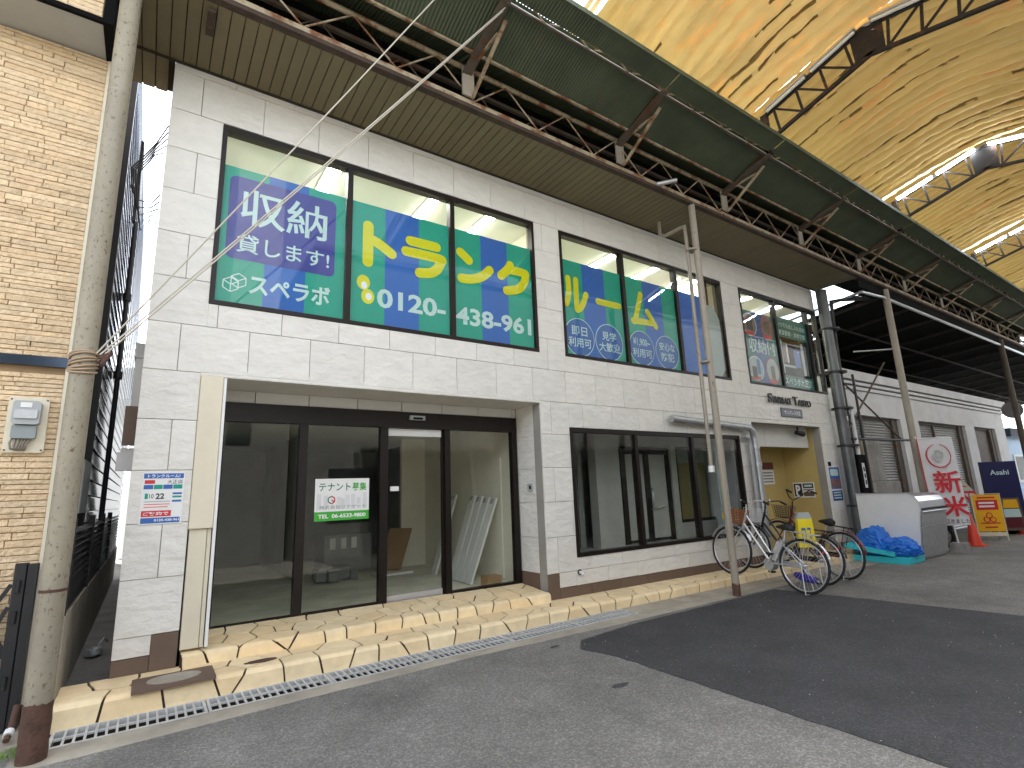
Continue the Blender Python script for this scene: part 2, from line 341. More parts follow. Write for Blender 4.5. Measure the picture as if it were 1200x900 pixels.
# ------------------------------------------------------------------ crazy paving
def clip(poly, a, b, c):                                   # keep a*s+b*t<=c
    out = []; n = len(poly)
    for i in range(n):
        p, q = poly[i], poly[(i+1) % n]; dp = a*p[0]+b*p[1]-c; dq = a*q[0]+b*q[1]-c
        if dp <= 0: out.append(p)
        if dp*dq < 0: t = dp/(dp-dq); out.append((p[0]+(q[0]-p[0])*t, p[1]+(q[1]-p[1])*t))
    return out
def paving(parent, s0, s1, prof, zfun, seedv, cell, zbot=None):
    rnd = random.Random(seedv); T = [0]
    for i in range(1, len(prof)): T.append(T[-1]+math.dist(prof[i], prof[i-1]))
    nrm = []
    for i in range(len(prof)):
        a = prof[max(i-1, 0)]; b = prof[min(i+1, len(prof)-1)]; dy, dz = b[0]-a[0], b[1]-a[1]; l = math.hypot(dy, dz); nrm.append((dz/l, -dy/l) if (-dy) > 0 or dz < 0 else (0, 1))
    nrm = [(-abs(n_[0]) if i else 0, abs(n_[1])) for i, n_ in enumerate(nrm)]
    def mp(s, t, h):
        t = min(max(t, 0), T[-1]); i = 0
        while i < len(T)-2 and t > T[i+1]: i += 1
        f = (t-T[i])/(T[i+1]-T[i]); y = prof[i][0]+(prof[i+1][0]-prof[i][0])*f; z = prof[i][1]+(prof[i+1][1]-prof[i][1])*f
        ny = nrm[i][0]+(nrm[i+1][0]-nrm[i][0])*f; nz = nrm[i][1]+(nrm[i+1][1]-nrm[i][1])*f
        sw = s+.045*noise.noise((s*2.3, t*3.1, seedv))+.02*noise.noise((s*7, t*6, seedv+9))
        return (min(max(sw, s0), s1), y+ny*h, z+zfun(s)+nz*h)
    seeds = []; nx = max(1, round((s1-s0)/cell)); nt_ = max(1, round(T[-1]/cell))
    for i in range(nx):
        for j in range(nt_):
            seeds.append((s0+(i+.5+rnd.uniform(-.38, .38)+(.25 if j % 2 else -.25))*(s1-s0)/nx, (j+.5+rnd.uniform(-.36, .36))*T[-1]/nt_))
    g = .0095
    for k, (a, b) in enumerate(seeds):
        poly = [(s0, 0), (s1, 0), (s1, T[-1]), (s0, T[-1])]
        for q, (c, d) in enumerate(seeds):
            if q == k or abs(c-a) > cell*3.2: continue
            dx, dy = c-a, d-b; l = math.hypot(dx, dy); poly = clip(poly, dx/l, dy/l, (dx*(a+c)/2+dy*(b+d)/2)/l-g)
            if len(poly) < 3: break
        if len(poly) < 3: continue
        def dens(pl):
            out = []
            for i in range(len(pl)):
                p, q = pl[i], pl[(i+1) % len(pl)]; n = max(1, int(math.dist(p, q)/.09)); out += [(p[0]+(q[0]-p[0])*j/n, p[1]+(q[1]-p[1])*j/n) for j in range(n)]
            return out
        mb = MB(); h = rnd.uniform(.004, .008); full = poly
        for tt in T[1:-1]:                                # fold points on the outline
            nf = []
            for i in range(len(full)):
                p, q = full[i], full[(i+1) % len(full)]; nf.append(p)
                if (p[1]-tt)*(q[1]-tt) < 0: f = (tt-p[1])/(q[1]-p[1]); nf.append((p[0]+(q[0]-p[0])*f, tt))
            full = nf
        out = dens(full); n = len(out)
        mb.add([mp(s, t, h) for s, t in out]+[mp(s, t, -.015) for s, t in out], [(i, (i+1) % n, n+(i+1) % n, n+i) for i in range(n)])
        for i in range(len(T)-1):
            pc = clip(clip(poly, 0, -1, -T[i]), 0, 1, T[i+1])
            if len(pc) > 2:
                pc = dens(pc); mb.add([mp(s, t, h) for s, t in pc], [tuple(range(len(pc)))])
        obj('paving_stone', mb, m_stone, parent)
def bed(prof, s0, s1, zfun, n=20, dn=.006):
    mb = MB(); vs = []; P_ = [(y+(dn if i else 0), z-dn) for i, (y, z) in enumerate(prof)]+[(prof[-1][0]+dn, -.3), (prof[0][0], -.3)]; k = len(P_)
    for i in range(n+1):
        s = s0+(s1-s0)*i/n; vs += [(s, y, z+zfun(s) if z > -.29 else -.3) for y, z in P_]
    mb.add(vs, [(i*k+j, (i+1)*k+j, (i+1)*k+(j+1) % k, i*k+(j+1) % k) for i in range(n) for j in range(k)]+[tuple(range(k)), tuple(range(n*k, n*k+k))])
    return mb
lowp = [(.02, .012), (-.46, 0), (-.482, -.008), (-.497, -.028), (-.505, -.175)]
lo = struct('lower_step', bed(lowp, -.47, 13.7, zt), m_mortar)
paving(lo, -.47, 13.7, lowp, zt, 3, .31)
upp = [(.64, .180), (.0, .126), (-.025, .120), (-.045, .10), (-.056, .002)]
us = struct('upper_step', bed(upp, .37, 4.70, zt), m_mortar)
paving(us, .37, 4.70, upp, zt, 11, .27)
# manhole cover with oval plate in the lower step
t = thing('manhole_cover', 'brown rectangular manhole cover with pale oval centre in the lower step', 'manhole cover', (.32, -.35, .15))
obj('cover_plate', B(.02, .62, -.545, -.165, .14, .166), m_skirt, t)
mb = MB(); n = 24; mb.prism([(.32+.2*math.cos(6.283*i/n), -.35+.13*math.sin(6.283*i/n)) for i in range(n)], (0, 0, .166), (1, 0, 0), (0, 1, 0), (0, 0, 1), .006); obj('oval_inlay', mb, m_conc, t)
mb = MB(); mb.prism([(1.02+.13*math.cos(6.283*i/n)*(1+.2*math.sin(i*3)), -.3+.05*math.sin(6.283*i/n)) for i in range(n)], (0, 0, zt(1)+.012), (1, 0, 0), (0, 1, 0), (0, 0, 1), .006)
tag(obj('access_lid', mb, m_rust), 'small rusty oval lid set in the lower step paving', 'lid')
# drainage gratings in front of the step
struct('gutter_channel', B(-.6, 14, -.87, -.50, -.4, -.2), m_dark)
gl = ['nearest the rusty left pole', 'second from the left pole', 'third from the left pole', 'below the glass sliding door', 'below the white corner pier', 'last before the plain concrete covers']
x = -.45
for i in range(6):
    L_ = 1.0; t = thing('drain_grate', 'galvanised drain grating, '+gl[i], 'drain grate', (x+L_/2, -.69, gz(x)), group='gratings along the gutter')
    fr = MB(); z0, z1 = gz(x)-.04, gz(x)+.008
    fr.box(x+.004, x+L_-.004, -.855, -.835, z0, z1).box(x+.004, x+L_-.004, -.53, -.508, z0, z1).box(x+.004, x+.026, -.825, -.535, z0, z1).box(x+L_-.026, x+L_-.004, -.825, -.535, z0, z1)
    obj('frame', fr, m_grate, t)
    br = MB(); z0 = z1-.018; br.box(x+.026, x+L_-.026, -.69, -.67, z0, z1-.003)
    nb = 15
    for j in range(1, nb): xx = x+.026+(L_-.052)*j/nb; br.box(xx-.008, xx+.008, -.835, -.69, z0, z1-.002).box(xx-.008, xx+.008, -.67, -.53, z0, z1-.002)
    o = obj('crossbar', br, m_grate, t); o['kind'] = 'stuff'
    x += L_
for i in range(8):
    x0 = 5.55+i*1.0
    tag(obj('gutter_cover', MB().add([(x0+.005, -.86, gz(x0)+.01), (x0+.995, -.86, gz(x0+1)+.01), (x0+.995, -.505, gz(x0+1)+.01), (x0+.005, -.505, gz(x0)+.01)]+[(x0+.005, -.86, -.3), (x0+.995, -.86, -.3), (x0+.995, -.505, -.3), (x0+.005, -.505, -.3)], [(0, 1, 2, 3), (0, 4, 5, 1), (1, 5, 6, 2), (2, 6, 7, 3), (3, 7, 4, 0)]), m_conc),
        'plain concrete gutter slab, '+('first after the gratings', 'second after the gratings', 'at the foot of the pale brown pole', 'under the silver bicycle', 'under the middle bicycle', 'before the mustard entrance', 'before the blue poster pier', 'last by the foam boards')[i], 'gutter cover', 'concrete gutter covers')

# ------------------------------------------------------------------ storage building
XL, XR, ZTOP = -.15, 13.72, 6.44
W1, W2, W3 = (.36, 4.75, 3.70, 5.86), (5.27, 9.70, 3.70, 5.86), (10.36, XR, 3.70, 5.86)
SF, LW, EN = (.345, 4.72, -1, 2.92), (5.26, 9.70, .655, 2.57), (10.2, 13.06, -1, 2.87)
HOLES = [W1, W2, W3, SF, LW, EN]
bld = thing('storage_building', 'two storey white tiled building with teal window graphics and empty ground floor shop', 'building', (6.8, 3, 0))
mb = MB()
for r_ in rect_minus((XL+.004, XR-.004, -.1, ZTOP-.004), HOLES): mb.box(r_[0], r_[1], .03, .2, r_[2], r_[3])
obj('wall', mb, m_joint, bld)
mb = MB(); mb.box(XL, XL+.12, .2, 9, -.1, ZTOP-.02).box(XR-.14, XR-.02, .21, 9, -.1, 3.6).box(XR-.14, XR-.02, 1.6, 9, 3.6, ZTOP-.02).box(XL+.12, XR-.14, 8.9, 9, -.1, ZTOP-.02)
obj('side_wall', mb, m_oldw, bld)
obj('roof', B(XL, XR, .03, 9, ZTOP-.02, ZTOP+.12), m_oldw, bld); obj('roof_sun_blocker', B(11.0, 13.757, .3, 4, ZTOP+.121, 10.5), m_oldw, bld)  # box above the roof, out of view, added to block a sun streak
# facade tiles: courses and running bond read off the photograph
rows = [.305, .478, .969, 1.464, 1.958, 2.452, 2.948, 3.443, 3.937, 4.431, 4.916, 5.408, 5.876, 6.362, 6.438]
SK = [(.13, .345, -1, .478), (4.72, 4.92, -1, .478)]
J = .0025
for i in range(len(rows)-1):
    off = .136 if i % 2 == 0 else .455
    if i == 13: off = .461
    js = [off+.637*k for k in range(-2, 24)]
    if i in (6, 5): js = [off+.637*k for k in range(-2, 24)]
    js = [XL]+[j for j in js if XL+.12 < j < XR-.12]+[XR]
    for a, b in zip(js[:-1], js[1:]):
        zb, ztp = rows[i]-(.0065*a if i == 0 else 0), rows[i+1]
        pcs = rect_minus((a+J, b-J, zb+J, ztp-J), HOLES+SK)
        pcs = [p for p in pcs if p[1]-p[0] > .02 and p[3]-p[2] > .02]
        if not pcs: continue
        mb = MB()
        for p in pcs: mb.cbox(p[0], p[1], random.uniform(-.0015, .0015), .03, p[2], p[3], .0028)
        obj('wall_tile', mb, m_tile, bld)
# brown skirting tiles
def skirt(x0, x1, za, zb, nm='skirting_tile'): obj(nm, MB().cbox(x0+.002, x1-.002, .004, .03, za, zb, .004), m_skirt, bld)
skirt(XL, .13, .0, .302); skirt(.13, .345, .0, .474); skirt(4.72, 4.92, .0, .474)
x = 4.92
while x < 9.9: skirt(x, min(x+.6, 10.2), -.05, .30-.0065*x); x += .6
skirt(13.06, XR, -.1, .22)
# reveal of the shop front: right return, ceiling, tiled lintel
for i in range(len(rows)):
    z0, z1 = (.474, .969) if i == 0 else (rows[i-1+2], rows[i+2]) if i+2 < len(rows) else (9, 9)
    if z1 > 2.93 and z0 >= 2.92: break
    z1 = min(z1, 2.915)
    obj('wall_tile', MB().box(4.722, 4.75, .012, .66, z0+J, z1-J), m_tile, bld)
obj('skirting_tile', B(4.722, 4.747, .034, .66, .1, .472), m_skirt, bld)
obj('soffit', B(.35, 4.72, .004, .74, 2.914, 3.0), m_tile, bld)
x = .345
while x < 4.7: obj('lintel_tile', MB().cbox(x+.004, min(x+.615, 4.718)-.004, .66, .735, 2.772, 2.911, .004), m_ltile, bld); x += .615
obj('inner_core', B(4.752, 5.25, .2, .6, -.1, 3.0), m_room, bld); obj('inner_core', B(-.03, .34, .2, .6, -.1, 3.0), m_room, bld)
# storefront frame
sf = MB(); Y0, Y1 = .62, .72
sf.box(.57, 4.70, Y0, Y1, 2.545, 2.765).box(.57, .66, Y0+.002, Y1, .2, 2.545)
for a, b in ((1.475, 1.575), (2.50, 2.60), (3.45, 3.535)): sf.box(a, b, Y0+.004, Y1, .2, 2.545)
sf.box(4.61, 4.70, Y0+.006, Y1, .2, 2.545).box(.66, 2.5, Y0+.008, Y1, .2, .335).box(3.535, 4.61, Y0+.008, Y1, .2, .335)
shop = obj('shop_window', sf, m_frame, bld)
obj('pane', B(.66, 1.475, .665, .671, .335, 2.545), m_wire, shop); obj('pane', B(1.575, 2.5, .665, .671, .335, 2.545), m_wire, shop)
obj('pane', B(3.535, 4.61, .665, .671, .335, 2.545), m_gdark, shop)
sd_ = MB(); sd_.box(2.602, 2.63, .69, .72, .27, 2.54).box(3.42, 3.448, .69, .72, .27, 2.54)
door = obj('sliding_door', sd_, m_frame, bld)
obj('pane', B(2.63, 3.42, .70, .706, .385, 2.48), m_gdark, door); obj('bottom_rail', B(2.63, 3.42, .688, .72, .26, .385), m_silver, door); obj('top_rail', B(2.63, 3.42, .688, .72, 2.44, 2.54), m_whitep, door)
obj('sticker', B(2.66, 2.78, .685, .6875, 1.70, 1.76), m_whitep, door)
s_ = thing('door_sensor', 'small grey motion sensor above the sliding door', 'sensor', (3.01, .6, 2.69)); obj('housing', B(2.9, 3.12, .57, .62, 2.655, 2.715), m_plastic, s_); obj('lens', B(2.94, 3.08, .562, .572, 2.662, 2.69), m_dark, s_)
# beige steel box beside the shop window
t = thing('shutter_box', 'tall beige steel box standing between the white pier and the shop window', 'steel box', (.45, .2, 1.5))
obj('upper_cover', MB().cbox(.348, .555, -.03, .4, 1.39, 2.915, .006), m_beige, t); obj('lower_post', MB().cbox(.36, .51, .0, .4, .30, 1.388, .005), m_beige, t); obj('guide_rail', B(.558, .585, -.02, .62, .30, 2.905), m_whitep, t); obj('lower_rail', B(.515, .548, .01, .4, .30, 1.386), m_beige, t)
# upper windows
def film_stripe(p, a, b, z0, z1, y, m_): obj('film_stripe', B(a, b, y, y+.0008, z0, z1), m_, p)
def window(x0, x1, z0, z1, mull, y0=-.012, fw=.05):
    f = MB(); f.box(x0+.003, x1-.003, y0, .1, z0+.003, z0+fw).box(x0+.003, x1-.003, y0, .1, z1-fw-.02, z1-.003).box(x0+.003, x0+fw, y0+.001, .1, z0+fw, z1-fw-.02).box(x1-fw, x1-.003, y0+.001, .1, z0+fw, z1-fw-.02)
    win = obj('window', f, m_frame, bld)
    for q in mull: obj('mullion', B(q-.035, q+.035, y0+.003, .1, z0+fw, z1-fw-.02), m_frame, win)
    e = [x0+fw]+[v for q in mull for v in (q-.035, q+.035)]+[x1-fw]; pn = []
    for a, b in zip(e[::2], e[1::2]): obj('pane', B(a, b, .022, .028, z0+fw, z1-fw-.02), m_glass, win); pn.append((a, b))
    return win, pn
FT = 5.40; YF = .052
win1, pn = window(*W1, (1.82, 3.285))
def film(win, a, b, top=FT, m_=None, z0=3.75): obj('film', B(a+.002, b-.002, YF, YF+.003, z0, top), m_ or m_teal, win)
for a, b in pn: film(win1, a, b)
for a, b in ((.88, 1.33), (2.31, 2.79), (3.78, 4.25)): film_stripe(win1, a, b, 3.75, FT, YF-.001, m_blue)
obj('film_panel', flat(rrect(.475, 1.665, 4.285, 5.295, .07), YF-.002), m_purple, win1)
YT = YF-.003
ftext('lettering', '収納', m_ltext, win1, .60, 1.56, 4.72, 5.18, YT, .013); ftext('lettering', '貸します!', m_ltext, win1, .58, 1.60, 4.375, 4.60, YT, .010); ftext('lettering', 'スペラボ', m_ltext, win1, .735, 1.625, 3.90, 4.14, YT, .028)
# outlined double cube emblem
mb = MB()
def seg(mb, p, q, wd=.012, y=YT):
    p, q = Vector(p), Vector(q); d = (q-p).normalized(); nrm = Vector((-d.y, d.x))*wd/2
    mb.add([(v.x, y, v.y) for v in (p-nrm, q-nrm, q+nrm, p+nrm)], [(0, 1, 2, 3)])
for kk, (cx, cz) in enumerate(((.555, 3.975), (.63, 4.03))):
    hx = [(cx+.085*math.cos(R(90+60*i)), cz+.085*math.sin(R(90+60*i))) for i in range(6)]
    for i in range(6): seg(mb, hx[i], hx[(i+1) % 6], y=YT-.0002*(i+8*kk))
    for i in (1, 3, 5): seg(mb, (cx, cz), hx[i], y=YT-.0002*(i+8*kk)-.0001)
obj('emblem', mb, m_ltext, win1)
def kana(win, lines, x0, x1, z0, z1, wd=.14):
    mb = MB(); strokes(mb, lines, x0+wd/2, x1-wd/2, z0+wd/2, z1-wd/2, YT-.001, wd); obj('lettering', mb, m_yel, win)
kana(win1, [[(.1, 1), (.1, 0)], [(.14, .66), (.55, .55), (1, .36)]], 1.975, 2.47, 4.52, 5.16)
kana(win1, [[(.12, 1), (.88, 1)], [(0, .62), (.97, .62), (1, .5), (.9, .25), (.7, .08), (.38, 0)]], 2.535, 3.185, 4.52, 5.10)
kana(win1, [[(0, 1), (.27, .76)], [(.02, 0), (.35, .05), (.72, .24), (1, .56)]], 3.37, 4.0, 4.58, 5.12)
kana(win1, [[(.38, 1), (.25, .78), (0, .52)], [(.33, .82), (.93, .82), (1, .74), (.9, .42), (.65, .14), (.2, 0)]], 4.06, 4.66, 4.54, 5.11)
ftext('lettering', '0120-', m_ltext, win1, 2.21, 3.19, 4.0, 4.26, YT, .03); ftext('lettering', '438-961', m_ltext, win1, 3.345, 4.655, 3.955, 4.225, YT, .03)
# freephone mark: yellow figure eight with white centres
mb = MB()
for k, (cx, cz) in enumerate(((2.03, 4.30), (2.09, 4.12))): mb.prism(arc(cx, cz, .085, .10, 0, 360, 16)[:-1], (0, YT-.0005*k, 0), FX, FZ, (0, 1, 0), .0004)
obj('emblem', mb, m_yel, win1)
for k, (cx, cz) in enumerate(((2.04, 4.26), (2.1, 4.12))): obj('emblem', MB().prism(arc(cx, cz, .04, .05, 0, 360, 14)[:-1], (0, YT-.0015-.0005*k, 0), FX, FZ, (0, 1, 0), .0004), m_white, win1)

win2, pn = window(*W2, (6.735, 8.215))
film(win2, *pn[0]); film(win2, *pn[1]); film(win2, pn[2][0], 9.06, m_=m_blue); 
mb = MB(); mb.prism([(9.06, 3.76), (9.46, 3.76), (9.60, 3.92), (9.60, 5.0), (9.40, 5.27), (9.06, 5.27)], (0, YF, 0), FX, FZ, (0, 1, 0), .003); obj('film', mb, m_grey, win2)
for a, b in ((5.78, 6.29), (7.28, 7.79)): film_stripe(win2, a, b, 3.75, FT, YF-.001, m_blue)
kana(win2, [[(.14, 1), (.14, .5), (0, .12)], [(.52, 1), (.50, .1), (.56, 0), (.78, .16), (1, .56)]], 5.345, 5.90, 4.50, 5.13, .112)
kana(win2, [[(0, .5), (1, .5)]], 6.06, 6.68, 4.715, 4.845, .115)
kana(win2, [[(.42, 1), (.12, .12), (.02, .06)], [(.02, .06), (.9, .1)], [(.66, .46), (.98, 0)]], 6.89, 7.63, 4.48, 5.17, .118)
for cx, l1, l2 in ((5.645, '即日', '利用可'), (6.32, '見学', '大歓迎'), (7.13, '¥1,900~', '利用可'), (7.82, '安心な', '防犯')):
    obj('badge_rim', flat(arc(cx, 4.075, .325, .325, 0, 360, 40)[:-1], YF-.002), m_ltext, win2)
    obj('badge', flat(arc(cx, 4.075, .312, .312, 0, 360, 40)[:-1], YF-.003), m_pblue, win2)
    n1 = len(l1); ww = .19 if n1 == 2 else .24
    ftext('lettering', l1, m_ltext, win2, cx-ww+.02, cx+ww-.02, 4.10, 4.26, YT-.001, .012); ww = .25 if len(l2) == 3 else .18
    ftext('lettering', l2, m_ltext, win2, cx-ww, cx+ww, 3.90, 4.065, YT-.001, .012)

win3, pn = window(*W3, (11.77, 13.24))
film(win3, *pn[0], m_=m_dteal); film(win3, *pn[1], m_=m_dteal, top=5.46)
film_stripe(win3, 10.78, 11.36, 3.75, FT, YF-.001, m_dblue)
ftext('lettering', '収納例', m_ltext, win3, 10.60, 11.62, 4.44, 4.78, YT, .012)
for cx, cz, a, b in ((10.72, 5.08, .27, .27), (11.42, 5.1, .25, .29), (10.76, 4.08, .3, .28), (11.42, 4.08, .26, .30)):
    obj('photo_rim', flat(arc(cx, cz, a, b, 0, 360, 28)[:-1], YF-.002), m_red if cx > 11 else m_ltext, win3); obj('photo', flat(arc(cx, cz, a-.02, b-.02, 0, 360, 28)[:-1], YF-.003), m_pinkish if cz > 4.5 else m_grey, win3)
    obj('photo_caption', flat(rrect(cx-.2, cx+.14, cz-b+.02, cz-b+.10, .03), YF-.004), m_red, win3)
for k, (x0, x1, z0, z1) in enumerate(((10.6, 10.78, 3.86, 4.12), (10.8, 10.92, 3.95, 4.3), (11.34, 11.5, 3.86, 4.2), (11.30, 11.52, 4.96, 5.24), (10.6, 10.84, 4.95, 5.2))): obj('photo_subject', flat(rrect(x0, x1, z0, z1, .04), YF-.0045), (m_black, m_pblue, m_skirt, m_skirt, m_black)[k], win3)
ftext('lettering', 'いつでも出し入れ自由', m_ltext, win3, 11.88, 13.12, 5.22, 5.34, YT, .01); ftext('lettering', '室温管理・清潔空間', m_ltext, win3, 11.9, 13.1, 5.03, 5.15, YT, .01)
obj('photo', flat([(11.84, 4.05), (13.18, 4.05), (13.18, 4.97), (11.84, 4.97)], YF-.002), m_dark, win3)
for k, (x0, x1, z0, z1, mm) in enumerate(((11.98, 12.12, 4.35, 4.8, m_pinkish), (12.13, 12.2, 4.35, 4.8, m_white), (11.86, 12.5, 4.25, 4.31, m_grey), (12.45, 12.72, 4.28, 4.7, m_pblue), (12.8, 12.92, 4.1, 4.9, m_grey), (12.98, 13.05, 4.1, 4.85, m_oppg), (11.9, 11.96, 4.08, 4.9, m_grey))): obj('photo_subject', flat(rrect(x0, x1, z0, z1, .02), YF-.0028-.0002*k), mm, win3)
ftext('lettering', 'スペラボ大正店', m_ltext, win3, 11.9, 13.1, 3.82, 4.0, YT, .012)
obj('corner_pane', B(XR-.03, XR-.024, .11, 1.6, 3.74, 5.80), m_glass, win3); obj('corner_post', B(XR-.06, XR-.01, 1.55, 1.6, 3.7, 5.82), m_frame, win3)
# lower right window
win4, pn = window(*LW, (6.71, 8.20), fw=.055)
# entrance opening: lintel beam, lining, mustard walls
x = 10.22
while x < 13.0: obj('lintel_tile', MB().cbox(x+.004, min(x+.93, 13.05)-.004, .30, .38, 2.40, 2.865, .005), m_ltile, bld); x += .93
obj('entrance_wall', B(10.16, 13.07, 1.0, 1.08, -.2, 2.9), m_mustard, bld); obj('entrance_wall', B(13.07, 13.15, .12, 1.0, -.2, 2.86), m_mustard, bld)
obj('entrance_reveal', B(10.06, 10.158, .21, 1.07, -.2, 2.9), m_oldw, bld)
obj('entrance_ceiling', MB().box(10.2, 13.06, .205, .98, 2.875, 2.95), m_room, bld)
obj('entrance_floor', B(10.2, 13.1, .03, 2.6, -.3, .05), m_conc, bld)
# rooms behind the glass
obj('upper_floor', MB().box(XL+.13, XR-.15, .205, 8.8, 3.2, 3.6), m_floor, bld)
obj('upper_ceiling', B(XL+.13, XR-.15, .205, 8.8, 5.93, 6.0), m_ceil, bld)
obj('upper_room_wall', MB().box(XL+.13, XR-.15, 4.6, 4.7, 3.6, 5.93).box(4.95, 5.05, .25, 4.6, 3.6, 5.93).box(9.95, 10.05, .25, 4.6, 3.6, 5.93).box(9.5, 9.62, .3, 1.0, 3.6, 5.93), m_room, bld)
for k, (x, nm) in enumerate(((1.69, 'above the indigo panel'), (3.15, 'behind the first yellow katakana'), (4.13, 'in the third pane'), (6.86, 'left in the middle window'), (8.03, 'right in the middle window'), (9.3, 'beside the rust brown post'), (11.3, 'left in the last window'), (12.6, 'right in the last window'))):
    t = thing('ceiling_light', 'lit fluorescent ceiling light seen through the upper window, '+nm, 'ceiling light', (x, .6, 5.9), group='office ceiling lights')
    obj('housing', B(x-.10, x+.10, .22, 1.28, 5.915, 5.928), m_whitep, t); obj('tube', B(x-.06, x+.06, .26, 1.24, 5.885, 5.915), m_tube, t)
    for yy in (2.0, 3.4): obj('tube', B(x-.06, x+.06, yy, yy+1, 5.885, 5.915), m_tube, t)
tag(obj('interior_post', B(9.40, 9.52, .2, .32, 3.6, 5.92), m_rust), 'rust brown post standing inside the middle upper window', 'post')
# shop interior
obj('shop_floor', B(-.02, 5.2, .73, 8.8, .0, .262), m_floor, bld)
obj('shop_ceiling', B(-.02, 5.2, .75, 8.8, 2.80, 2.86), m_ceil, bld)
obj('shop_wall', MB().box(4.80, 4.9, .75, 4.2, .26, 2.8).box(4.28, 4.8, 4.2, 4.3, .26, 2.8), m_room, bld)
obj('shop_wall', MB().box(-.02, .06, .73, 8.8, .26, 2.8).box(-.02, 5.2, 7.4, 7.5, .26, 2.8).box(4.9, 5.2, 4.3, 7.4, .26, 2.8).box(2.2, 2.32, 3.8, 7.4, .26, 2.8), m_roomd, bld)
obj('wall_panel', MB().box(4.775, 4.80, 1.25, 2.2, .3, 2.2), m_room, bld)
for k, (y, lean, nm) in enumerate(((2.65, .42, 'rearmost'), (1.95, .40, 'second from the back'), (1.72, .38, 'third from the back'), (1.5, .37, 'second from the front'), (1.28, .36, 'frontmost'))):
    t = thing('light_fitting', 'long white metal fitting leaning on the shop wall, '+nm+' of five', 'light fitting', (4.6, y, .262), group='white fittings leaning in the shop')
    p, q = (4.25-.02*k, y+.02, .275), (4.70, y+.05, 1.62-.02*k)
    obj('body', MB().bar(p, q, .17, .035, up=(1, 0, 0)), m_whitep, t); d = (Vector(q)-Vector(p)).normalized()
    obj('end_cap', MB().bar(Vector(q)-d*.1+Vector((-.03, 0, .01)), Vector(q)-d*.02+Vector((-.03, 0, .01)), .08, .01, up=(1, 0, 0)), m_plastic, t)
tag(obj('cardboard_box', B(4.3, 4.55, .95, 1.15, .262, .40), m_card), 'small open cardboard box on the shop floor before the leaning fittings', 'box')
tag(obj('sheet_of_board', MB().bar((3.9, 3.9, .27), (4.25, 4.15, 1.0), .5, .03), m_card), 'brown board leaning in the shop behind the sliding door', 'board')
tag(obj('floor_board', B(3.4, 4.1, 3.2, 3.5, .262, .30), m_whitep), 'white strip lying on the shop floor by the back corner', 'strip')
t = thing('dark_crate', 'dark crate with pale stripes by the back wall of the shop', 'crate', (3.2, 4.6, .26)); obj('body', B(2.8, 3.7, 4.3, 5.0, .262, .95), m_oppg, t); obj('stripe', MB().box(2.9, 3.0, 4.28, 4.3, .7, .9).box(3.1, 3.2, 4.28, 4.3, .7, .9).box(3.3, 3.4, 4.28, 4.3, .7, .9), m_whitep, t)
mb = MB(); 
for _ in range(14): x, y, s_ = random.uniform(2.3, 3.3), random.uniform(3.0, 3.7), random.uniform(.06, .2); mb.box(x, x+s_, y, y+s_, .262+random.random()*.05, .32+s_*.9)
o = obj('rubbish_heap', mb, m_oppg); o['kind'] = 'stuff'; tag(o, 'heap of grey rubbish on the shop floor behind the wired glass', 'rubbish')
# lobby behind the lower right window
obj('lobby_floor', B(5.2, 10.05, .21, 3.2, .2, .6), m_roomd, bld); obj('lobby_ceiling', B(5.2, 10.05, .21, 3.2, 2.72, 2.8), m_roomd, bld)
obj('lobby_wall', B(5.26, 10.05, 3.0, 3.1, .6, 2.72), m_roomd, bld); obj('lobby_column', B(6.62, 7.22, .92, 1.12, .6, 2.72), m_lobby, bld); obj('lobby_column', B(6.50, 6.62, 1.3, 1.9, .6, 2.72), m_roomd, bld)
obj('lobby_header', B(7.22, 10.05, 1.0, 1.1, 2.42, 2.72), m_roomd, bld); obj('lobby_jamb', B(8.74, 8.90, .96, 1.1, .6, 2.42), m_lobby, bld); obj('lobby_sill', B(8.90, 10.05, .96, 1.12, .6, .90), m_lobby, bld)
mb = MB()
for a, b in ((7.34, 7.46), (7.98, 8.12), (8.62, 8.73)): mb.box(a, b, 1.0, 1.07, .6, 2.26)
mb.box(7.34, 8.73, 1.0, 1.07, 2.26, 2.40); dr = obj('lobby_door', mb, m_frame, bld)
obj('pane', B(7.46, 7.98, 1.03, 1.04, .66, 2.26), m_lobby, dr); obj('pane', B(8.12, 8.62, 1.03, 1.04, .66, 2.26), m_lobby, dr); obj('handle', MB().tube([(8.08, .99, 1.2), (8.08, .93, 1.2), (8.08, .93, 1.6), (8.08, .99, 1.6)], .014, 6), m_chrome, dr); obj('lever', MB().tube([(8.20, .97, 1.22), (8.42, .96, 1.26)], .016, 6), m_chrome, dr)
mb = MB(); mb.box(8.90, 8.96, .98, 1.06, .90, 2.42).box(8.96, 10.05, .98, 1.06, .90, .96).box(8.96, 10.05, .98, 1.06, 2.37, 2.42); lw_ = obj('lobby_window', mb, m_frame, bld)
obj('pane', B(8.96, 10.05, 1.01, 1.016, .96, 2.37), m_gdark, lw_); obj('lobby_screen', B(8.96, 10.05, 1.13, 1.16, .90, 2.10), m_lobbyy, bld); obj('lobby_screen', B(8.96, 10.05, 1.13, 1.16, 2.10, 2.42), m_grey, bld)
obj('blind_panel', B(9.32, 9.62, .32, .36, .66, 2.5), m_grey, bld)

